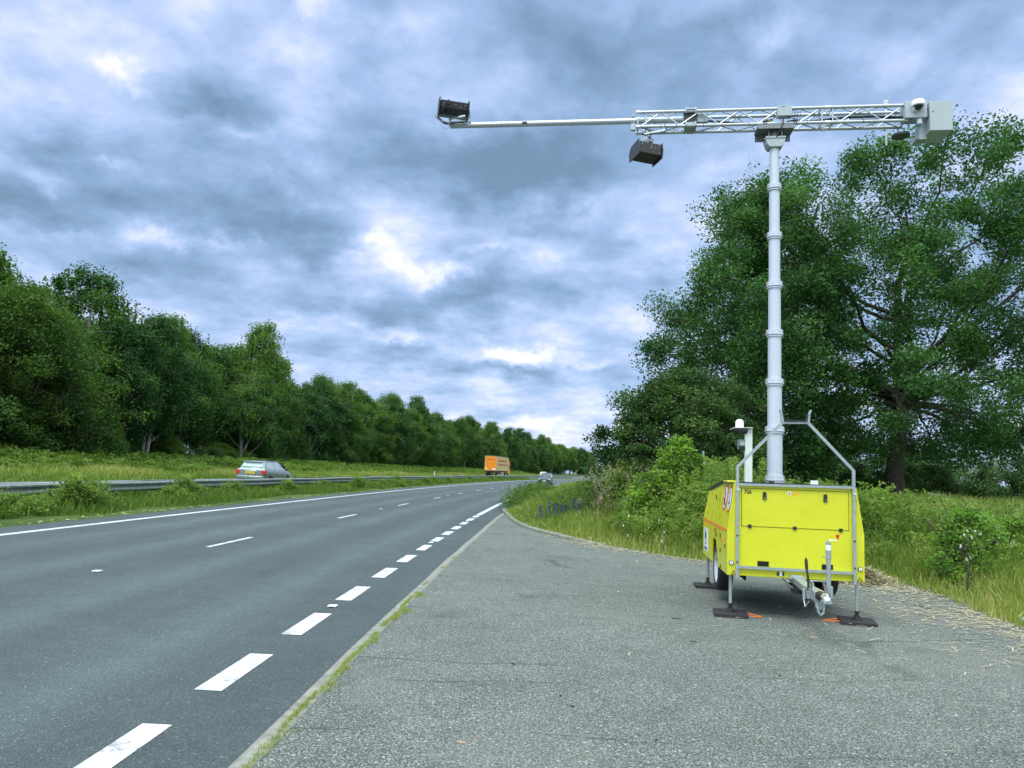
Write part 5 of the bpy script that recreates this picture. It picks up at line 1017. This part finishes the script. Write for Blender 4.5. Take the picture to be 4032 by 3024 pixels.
def estate(name, label, paint, hatch=False, group=None):
    if not hatch: ST = [(0, .42, .90, .92, .78, .82, .5), (.05, .30, .93, .98, .82, .855, .60), (.12, .26, .95, 1.05, .84, .865, .60), (.50, .25, .955, 1.42, .85, .87, .58), (.80, .24, .95, 1.452, .855, .875, .60), (1.6, .20, .94, 1.475, .86, .875, .61), (2.5, .20, .92, 1.46, .86, .875, .61), (3.0, .20, .91, 1.36, .86, .875, .58), (3.45, .21, .90, 1.03, .86, .87, .55), (3.9, .22, .84, .90, .85, .86, .5), (4.45, .25, .72, .78, .81, .82, .5), (4.62, .30, .62, .66, .72, .72, .4)]; rg_, fg = 2, 8
    else: ST = [(0, .36, .86, .88, .76, .80, .5), (.06, .28, .92, .99, .82, .86, .60), (.16, .26, .95, 1.12, .84, .88, .60), (.42, .25, .96, 1.50, .85, .885, .57), (.8, .24, .95, 1.56, .855, .885, .59), (1.5, .20, .94, 1.58, .86, .885, .60), (2.3, .20, .93, 1.56, .86, .885, .60), (2.8, .20, .92, 1.44, .86, .885, .58), (3.3, .21, .91, 1.06, .86, .88, .55), (3.75, .22, .86, .93, .85, .86, .5), (4.15, .26, .74, .80, .81, .82, .5), (4.3, .30, .62, .66, .72, .72, .4)]; rg_, fg = 2, 8
    r, body_, side_pt, lerp, gi, ST = car(name, label, ST, 0, paint, None, None, .31, group=group)
    # rear window
    def top(s, f, x): y, zs, zb, zt, hs_, hb_, hr = s; return (x*hr, y, zt)
    A, B = ST[2], ST[3]; e = -.016; w0 = .66; m = MB()
    def rp(t, xf): y = A[0]+(B[0]-A[0])*t; z = A[3]+(B[3]-A[3])*t; return (xf*(A[6]+(B[6]-A[6])*t)*1.0, y+e, z+.014)
    xs = [-1.02, -.6, 0, .6, 1.02]; ring_ = [rp(.10, x) for x in xs]+[rp(.86, x*.94) for x in xs[::-1]]; m.add(ring_, [tuple(range(10))]); m.build('rear_window', M_GLS2, r, 0)
    # windscreen
    A, B = ST[8], ST[7]; m = MB(); m.add([(x*(.80 if i == 0 else .60), (A[0]-.02 if i == 0 else B[0]+.06), (A[3]+.02 if i == 0 else B[3]-.0)) for i in (0, 1) for x in ((-1, 1) if i == 0 else (1, -1))], [(0, 1, 2, 3)]); m.build('windscreen', M_GLASS, r, 0)
    for sg in (-1, 1):
        for i0, i1, t0, t1 in ((3, 5, .0, .72), (5, 6, .0, .92), (6, 8, .05, .60)):
            m = MB(); pts = []
            a, c = ST[i0], ST[i1]; sa, sb_ = lerp(a, c, t0), lerp(a, c, t1)
            if i1-i0 == 2:
                mid = ST[i0+1]; sb_ = lerp(mid, c, t1) if i0 != 3 else lerp(mid, c, .95)
                L = [a, mid, sb_] if i0 == 3 else [lerp(a, mid, t0), mid, sb_]
            else: L = [lerp(a, c, .05), sb_]
            lo = [side_pt(s, .10, sg) for s in L]; hi = [side_pt(s, .92, sg) for s in L]
            if i0 == 3: lo[0] = (lo[0][0], lo[0][1]-.10, lo[0][2])
            k = len(L); m.add(lo+hi, [(i, i+1, k+i+1, k+i) for i in range(k-1)]); m.build('side_window', M_GLS2, r, 0)
        x = sg*.80
        m = MB(); m.add([(sg*.60, -.012+.05, .97), (sg*.845, .045, .95), (sg*.875, .24, .93), (sg*.872, .26, .80), (sg*.85, .02, .62), (sg*.70, -.018, .60), (sg*.62, -.014, .80)], [(0, 1, 2, 3, 4, 5, 6)])
        m = MB(); m.box((sg*.745, .045, .785), (.19, .16, .26), Matrix.Rotation(-sg*.10, 3, 'Y')); m.box((sg*.835, .15, .80), (.075, .20, .20)); m.build('tail_lamp', M_TAIL, r, bevel=.03)
        q = MB().box((sg*.98, 3.02, .985), (.16, .10, .13)).build('door_mirror', M_BLK, r, bevel=.03)
        MB().box((sg*.66, ST[-2][0]+.03, .64), (.30, .16, .12), Matrix.Rotation(sg*.35, 3, 'Z')).build('headlamp', M_CHR if not hatch else M_WHT, r, bevel=.03)
        rr_ = MB().tube([(sg*.545, .9, ST[4][3]+.0), (sg*.56, 1.0, ST[4][3]+.04), (sg*.56, 2.3, ST[5][3]+.03), (sg*.54, 2.5, ST[6][3]+.0)], .014, 6).build('roof_rail', M_BLK, r)
    MB().box((0, .36, ST[3][3]-.0), (1.12, .16, .03), Matrix.Rotation(.08, 3, 'X')).build('rear_spoiler', paint, r, bevel=.01)
    MB().tube([(-.02, .09, 1.03), (-.40, .12, 1.06)], .010, 6).build('rear_wiper', M_BLK, r)
    MB().box((0, -.012, .50), (1.58, .06, .16)).build('rear_bumper', paint, r, bevel=.03)
    MB().box((0, -.006, .30), (1.4, .05, .12)).build('bumper_skirt', M_BLK, r, bevel=.01)
    MB().box((0, ST[-1][0]+.01, .46), (1.1, .03, .16)).build('front_grille', M_BLK, r, bevel=.01)
    MB().box((0, ST[-1][0]+.03, .44), (.52, .01, .11)).build('front_plate', M_PLW, r, 0)
    wheels_for(r, (.95, 3.62), .86, .315)
    m = MB()
    for y in (.95, 3.62):
        for sg in (-1, 1): m.lathe([(0, .001*sg), (.36, 0)], (sg*.8685, y, .33), 28, 'x')
    m.build('wheel_arch', M_DRK, r, 0)
    return r
M_SILV = plain('silver_green_car_paint', (.26, .31, .30, 1), .16, .55, .04, 3, 0, .7, .6)
M_CWHT = plain('white_car_paint', (.75, .78, .80, 1), .2, 0, .02, 3, 0, .6, .5); M_CDRK = plain('dark_green_grey_car_paint', (.035, .065, .065, 1), .18, .3, .03, 3, 0, .6, .5)
def place(r, s, off, rev=False):
    x, y = RD(s, off); r.location = (x, y, BANK*off+.006); r.rotation_euler = (0, -math.atan(BANK)*(-1 if not rev else 1), -heading(s+2)+(math.pi if rev else 0))
c1_ = estate('silver_estate_car', 'silver green estate car with yellow rear number plate behind the crash barrier', M_SILV); place(c1_, 43.6, 14.75)
pq = MB().box((0, -.048, .765), (.53, .014, .125)).build('number_plate', M_PLY, c1_, 0); text('plate_lettering', 'BL06 CKV', (0, -.057, .765), .098, M_INK, pq)
MB().box((0, -.018, .868), (.74, .03, .035)).build('tailgate_trim', M_CHR, c1_, bevel=.006)
MB().box((.05, 1.9, 1.485), (.9, .8, .02)).build('sunroof', M_BLK, c1_, bevel=.006)
c2__ = estate('white_hatchback_car', 'small white car far ahead on the far carriageway beyond the lorry', M_CWHT, True); place(c2__, 206, 14.6)
c3__ = estate('dark_oncoming_car', 'dark green grey car coming towards the camera at the end of the road', M_CDRK, True); place(c3__, 113, 1.85, True)
# lorry
LO = empty('orange_lorry', (0, 0, 0), 0, 'orange articulated box lorry driving away on the far carriageway', 'lorry')
M_LOR = plain('orange_lorry_paint', (.72, .24, .012, 1), .4, 0, .05, 1.2); M_LOS = plain('pale_yellow_curtain', (.50, .40, .10, 1), .45, 0, .12, .8)
bx = MB().bb(-1.25, 1.25, .05, 13.6, 1.32, 4.24).build('trailer_box', M_LOS, LO, bevel=.03)
MB().bb(-1.20, 1.20, .0, .06, 1.36, 4.14).build('rear_door', M_LOR, LO, bevel=.01)
m = MB(); m.bb(-1.27, 1.27, .0, 13.62, 4.22, 4.30); m.bb(-1.27, -1.20, -.01, .08, 1.3, 4.25); m.bb(1.20, 1.27, -.01, .08, 1.3, 4.25); m.bb(-1.27, 1.27, -.01, .08, 1.28, 1.36); m.build('box_edge_trim', plain('lorry_grey_trim', (.30, .30, .24, 1), .5), LO, 0)
M_LRED = plain('lorry_red_print', (.42, .06, .02, 1), .5, 0, .3, 3)
m = MB()
for x0, x1 in ((1.5, 3.6), (4.0, 6.1), (6.5, 8.4), (8.8, 11.2)): m.bb(1.25, 1.256, x0, x1, 3.15, 3.62)
for x0, x1 in ((.9, 2.6), (3.0, 6.9), (7.2, 12.2)): m.bb(1.25, 1.256, x0, x1, 2.42, 2.78)
m.build('side_lettering', M_LRED, LO, 0); m = MB()
for k in range(9): m.bb(-.95+k*.21, -.80+k*.21, -.006, .0, 3.55, 3.70)
m.bb(-1.0, 1.0, -.004, 0, 3.38, 3.43); m.bb(-1.1, 1.1, -.004, 0, 2.70, 2.73); m.bb(-1.1, 1.1, -.004, 0, 1.95, 1.98); m.build('rear_lettering', plain('lorry_dark_red_print', (.40, .09, .01, 1), .5), LO, 0)
MB().bb(.35, 1.05, -.008, 0, 1.55, 1.80).build('rear_white_label', M_WHT, LO, 0); MB().bb(-1.1, -.55, -.008, 0, 1.52, 1.72).build('rear_number_plate', M_PLY, LO, 0); MB().bb(-1.1, -.88, -.008, 0, 1.80, 2.05).build('rear_sticker', M_WHT, LO, 0)
m = MB(); m.bb(-.5, .5, .4, 13.0, 1.05, 1.30); m.bb(-1.15, 1.15, .15, .25, .48, .60); m.bb(-1.2, 1.2, .15, .3, .95, 1.22); m.bb(-.6, -.4, .15, .3, .5, 1.1); m.bb(.4, .6, .15, .3, .5, 1.1); m.build('chassis', M_BLK, LO, 0)
m = MB(); m.bb(1.15, 1.2, 5.6, 9.4, .55, .75); m.bb(1.15, 1.2, 5.6, 9.4, .90, 1.08); m.bb(-1.2, -1.15, 5.6, 9.4, .55, .75); m.bb(-1.2, -1.15, 5.6, 9.4, .90, 1.08); m.build('side_guard', M_GALV, LO, 0)
for sg in (-1, 1): MB().bb(sg*.95-.18, sg*.95+.18, .13, .17, .98, 1.12).build('tail_lamp', M_TAIL, LO, 0)
for y in (1.7, 3.0, 4.3, 11.6, 15.2):
    for sg in (-1, 1):
        q = empty('wheel', (sg*1.12, y, .50)); q.parent = LO; MB().lathe([(.28, .05*sg), (.33, .06*sg), (.47, .05*sg), (.5, .02*sg), (.5, -.26*sg), (.45, -.3*sg), (.2, -.3*sg)], (0, 0, 0), 28, 'x').build('tyre', M_RUB, q, 40); MB().lathe([(0, -.05*sg), (.12, -.04*sg), (.2, -.06*sg), (.29, .055*sg)], (0, 0, 0), 24, 'x').build('rim', M_RIM, q, 40)
m = MB(); m.prism([(13.95, .75), (16.2, .75), (16.3, 1.6), (16.1, 2.95), (15.4, 3.45), (14.1, 3.75), (13.95, 2.8)], -1.22, 1.22, 'yz'); cabb = m.build('cab', M_LOR, LO, bevel=.06)
m = MB(); m.prism([(13.6+.5, 2.9), (15.4, 2.9), (15.2, 3.4), (14.15, 3.85)], -1.1, 1.1, 'yz'); m.build('wind_deflector', M_CWHT, cabb, bevel=.04)
for sg in (-1, 1): MB().bb(sg*1.42-.12, sg*1.42+.12, 15.7, 15.85, 2.0, 2.9).build('cab_mirror', M_BLK, cabb, bevel=.02); MB().bb(sg*1.225-.004, sg*1.225+.004, 15.0, 15.9, 2.0, 2.75).build('cab_window', M_GLASS, cabb, 0)
place(LO, 156, 18.2)

# ------------------------------------------------------------------ verge furniture and small things
def marker(label, x, y, z, rz=0, tilt=0):
    r = empty('marker_post', (x, y, z), rz, label, 'marker post'); MB().prism([(-.06, 0), (.06, 0), (.06, .84), (-.06, .84)], -.04, .04).build('post_body', M_WHT, r, bevel=.01); MB().prism([(-.062, .80), (.062, .80), (.062, 1.0), (-.062, 1.03)], -.042, .042).build('black_cap', M_BLK, r, bevel=.01); MB().bb(-.04, .04, -.046, -.041, .62, .76).build('reflector', plain('amber_reflector', (.7, .3, .1, 1), .3), r, 0); r.rotation_euler = (0, tilt, rz); return r
x, y = RD(126, 21.9); marker('short white marker post with black top on the verge beyond the far carriageway', x, y, zat(x, y)-.02)
x, y = RD(190, 21.9); marker('tiny white marker post on the far verge between the lorry and the white car', x, y, zat(x, y)-.02)
r = empty('verge_sign', (5.35, 20.6, zat(5.35, 20.6)), .5, 'leaning grey post with a narrow pale plate beside the elder bush', 'sign post'); r.rotation_euler = (0, R_(-7), .5)
MB().bb(-.022, .022, -.022, .022, 0, 2.05).build('post', M_GALV, r); MB().bb(-.08, .03, -.035, -.024, 1.20, 1.75).build('plate', M_WHT, r)
r = empty('small_notice', (6.55, 16.6, zat(6.55, 16.6)), -.2, 'small white notice on a stake behind the yellow trailer among the weeds', 'notice'); MB().bb(-.015, .015, -.015, .015, 0, 1.38).build('stake', M_BARK, r); MB().bb(-.075, .075, -.028, -.016, 1.24, 1.52).build('notice_board', M_WHT, r, 0)
def stem_plant(name, label, cat, group, x, y, H, heads, seed, hr=.05, spread=.3, leafy=True, petal=F_SEED, stem=F_WEED, headsize=.03):
    rg = np.random.default_rng(seed); r = empty(name, (x, y, zat(x, y)), 0, label, cat, group); m = MB(); tips = []
    main = [np.array([rg.normal(0, .02)*i, rg.normal(0, .02)*i, H*i/5]) for i in range(6)]; m.tube(main, np.linspace(.008, .003, 6), 5); tips.append(main[-1])
    for k in range(heads):
        t = rg.uniform(.35, .95); i = int(t*5); a = main[i]; an_ = rg.uniform(0, 6.28); d = np.array([math.cos(an_), math.sin(an_), 0])*spread*rg.uniform(.3, 1)*(1.2-t); e = a+d+np.array([0, 0, rg.uniform(.08, .25)]); m.tube([a, a+d*.5+[0, 0, .03], e], .003, 4); tips.append(e)
    m.build('stem', M_BARK, r); tips = np.array(tips); ci = np.repeat(np.arange(len(tips)), 26); P = tips[ci]+rg.normal(0, hr, (len(ci), 3))*np.array([.6, .6, 1.1]); V, F = leaf_cards(P, headsize, rg); npmesh('flower_head', V, F, petal, np.repeat(rg.uniform(0, 1, len(P)), 4), r)
    if leafy:
        n = 40; q = rg.uniform(0, .8, n); P = np.stack([rg.normal(0, .09, n), rg.normal(0, .09, n), q*H], 1); V, F = leaf_cards(P, .09, rg, .3, .4); npmesh('leaves', V, F, stem, np.repeat(rg.uniform(.1, .7, n), 4), r)
    return r
stem_plant('thistle', 'tall thistle gone to seed, right of the mast above the trailer', 'thistle', None, 5.35, 15.2, 1.75, 16, 1, .045, .42)
stem_plant('thistle', 'shorter thistle gone to seed, right of the tall one by the white notice', 'thistle', None, 6.25, 15.6, 1.45, 10, 2, .045, .35)
stem_plant('thistle', 'bare thin thistle stalk between the sensor post and the mast', 'thistle', None, 4.3, 15.6, 1.55, 3, 3, .02, .4, False)
for k in range(9):
    lab = ['blue flower spike at the left of the blue group on the island', 'tallest blue flower spike in the middle of the island group', 'blue flower spike at the right of the blue group on the island'][k] if k < 3 else 'blue flower spike among others in the clump on the island'
    xx = [1.05, 1.75, 2.25, 1.35, 1.55, 1.9, 2.1, 2.55, 2.7][k]; yy = [24.6, 25.2, 24.4, 25.0, 24.7, 25.4, 24.8, 26.6, 26.9][k]
    r = empty('blue_flower', (xx, yy, zat(xx, yy)), 0, lab, 'flower', 'blue flower spikes on the island'); h = random.uniform(.42, .88); MB().tube([(0, 0, 0), (.01, 0, h*.6), (.03, .01, h)], .006, 5).build('stem', M_BARK, r)
    rg = np.random.default_rng(300+k); n = 110; q = rg.uniform(.25, 1, n)**.8; P = np.stack([rg.normal(0, .055, n)*(1.25-q), rg.normal(0, .055, n)*(1.25-q), q*h+.04], 1); V, F = leaf_cards(P, .045, rg); npmesh('petals', V, F, F_BLUE, np.repeat(rg.uniform(0, 1, n), 4), r)
for k in range(16):
    xx, yy = random.uniform(1.9, 4.3), random.uniform(20.6, 23.2); r = stem_plant('dock_plant', 'dry tan dock stem with seed head on the island before the dark hawthorn', 'dock', 'dry dock stems on the island', xx-.4, yy, random.uniform(1.5, 1.95), 7, 400+k, .05, .14, False, F_SEED, F_WEED, .028)
for k in range(4): stem_plant('white_flower', ['white yarrow flower on a tall stem right of the trailer'][0], 'flower', 'white flowers in the grass right of the trailer', 6.9+.12*k, 11.7+.2*k, .92+.05*(k % 2), 1, 500+k, .010, .05, False, F_WHT, F_WEED, .02)
for k, (xx, yy) in enumerate(((9.1, 11.9), (8.3, 12.8), (2.9, 18.5), (3.4, 16.8))): stem_plant('white_flower', ['small white flower spike in the grass at the far right', 'white bramble flower beside the young birch', 'white flower in the weeds left of the trailer near the elder', 'white flower low in the grass just left of the trailer'][k], 'flower', None, xx, yy, .7, 2, 520+k, .014, .05, False, F_WHT, F_WEED, .022)
# dark log and low things in the field
r = MB().tube([(-.5, 0, .2), (-.1, .1, .5), (.35, 0, .42), (.7, -.1, .12)], [.10, .22, .20, .12], 10).build('stump', plain('grey_dead_wood', (.09, .10, .09, 1), .9, 0, .4, 6, .6, .2), None, 60); r.location = (18.2, 33, zat(18.2, 33)+.35); tag(r, 'grey fallen log lying in the field below the poplar', 'log')
# litter on the lay-by
def chip(name, label, cat, x, y, sx, sy, sz, rz, mat):
    m = MB(); n = 7; a = [(math.cos(i*6.283/n)*random.uniform(.7, 1.1)*sx/2, math.sin(i*6.283/n)*random.uniform(.7, 1.1)*sy/2) for i in range(n)]
    vs = [(p[0], p[1], 0) for p in a]+[(p[0]*.75, p[1]*.7, sz*random.uniform(.6, 1)) for p in a]; m.add(vs, [tuple(range(n))[::-1], tuple(range(n, 2*n))]+[(i, (i+1) % n, n+(i+1) % n, n+i) for i in range(n)])
    o = m.build(name, mat, None, 0); o.location = (x, y, .006); o.rotation_euler.z = rz; return tag(o, label, cat)
M_WOOD = plain('pale_wood', (.42, .27, .20, 1), .8, 0, .3, 40, .4); M_STONE = plain('pale_pebble', (.52, .50, .44, 1), .8, 0, .2, 30); M_DST = plain('dark_pebble', (.03, .032, .03, 1), .8, 0, .3, 30)
chip('wood_chip', 'reddish splinter of wood lying in the foreground of the lay-by', 'wood chip', -.23, 4.93, .075, .017, .012, -.3, M_WOOD)
chip('pebble', 'pale pebble at the bottom of the view left of the centre', 'pebble', -.39, 4.42, .035, .018, .012, .4, M_STONE)
chip('wood_chip', 'small orange brown chip in the foreground right of centre', 'wood chip', .48, 4.8, .016, .014, .006, 0, plain('rust_brown', (.35, .12, .06, 1), .9))
chip('stick', 'flat brown stick lying before the right front mat', 'stick', 3.35, 8.55, .10, .02, .012, -.1, M_WOOD)
chip('stick', 'dark twig lying left of the front left mat', 'stick', 2.05, 9.35, .16, .012, .010, -.05, M_DST)
chip('stick', 'short dark twig on the lay-by left of and nearer than the mats', 'stick', 1.95, 8.1, .07, .02, .010, -.4, M_DST)
for k, (x_, y_) in enumerate(((.52, 5.75), (.45, 6.0), (2.4, 6.85), (.1, 6.9), (1.0, 5.1), (-.35, 8.6))): chip('pebble', 'small dark pebble or clod on the grey lay-by surface', 'pebble', x_, y_, .03, .02, .012, k, M_DST)['group'] = 'dark pebbles on the lay-by'
for k in range(24): chip('pebble', 'tiny pale pebble loose on the lay-by surface', 'pebble', random.uniform(-1, 4.2), random.uniform(4.3, 9), random.uniform(.010, .02), .012, .006, k, M_STONE)['group'] = 'pale pebbles on the lay-by'
r = empty('plastic_bottle', (6.42, 9.72, .05), .5, 'crushed pale blue plastic bottle at the right edge in the verge grass', 'bottle'); MB().tube([(0, 0, .04), (.12, .02, .045), (.16, .02, .05), (.19, .02, .05)], [.034, .030, .014, .013], 12).build('bottle_body', plain('pale_blue_plastic', (.45, .60, .75, 1), .2), r); MB().tube([(.188, .02, .05), (.205, .02, .05)], .015, 10).build('bottle_cap', M_WHT, r)
# straw bunches on the open surface
for nm, x_, y_, n_, sp_, lab in (('straw_tuft', 1.55, 4.40, 7, .018, 'small bunch of white straw at the bottom of the view'),): 
    xs_ = x_+rng.normal(0, sp_, n_); ys_ = y_+rng.normal(0, sp_, n_); straws(nm, xs_, ys_, np.full(n_, .012), rng.uniform(.03, .06, n_), F_STR, lab, 'straw', .004, None, .1, None)
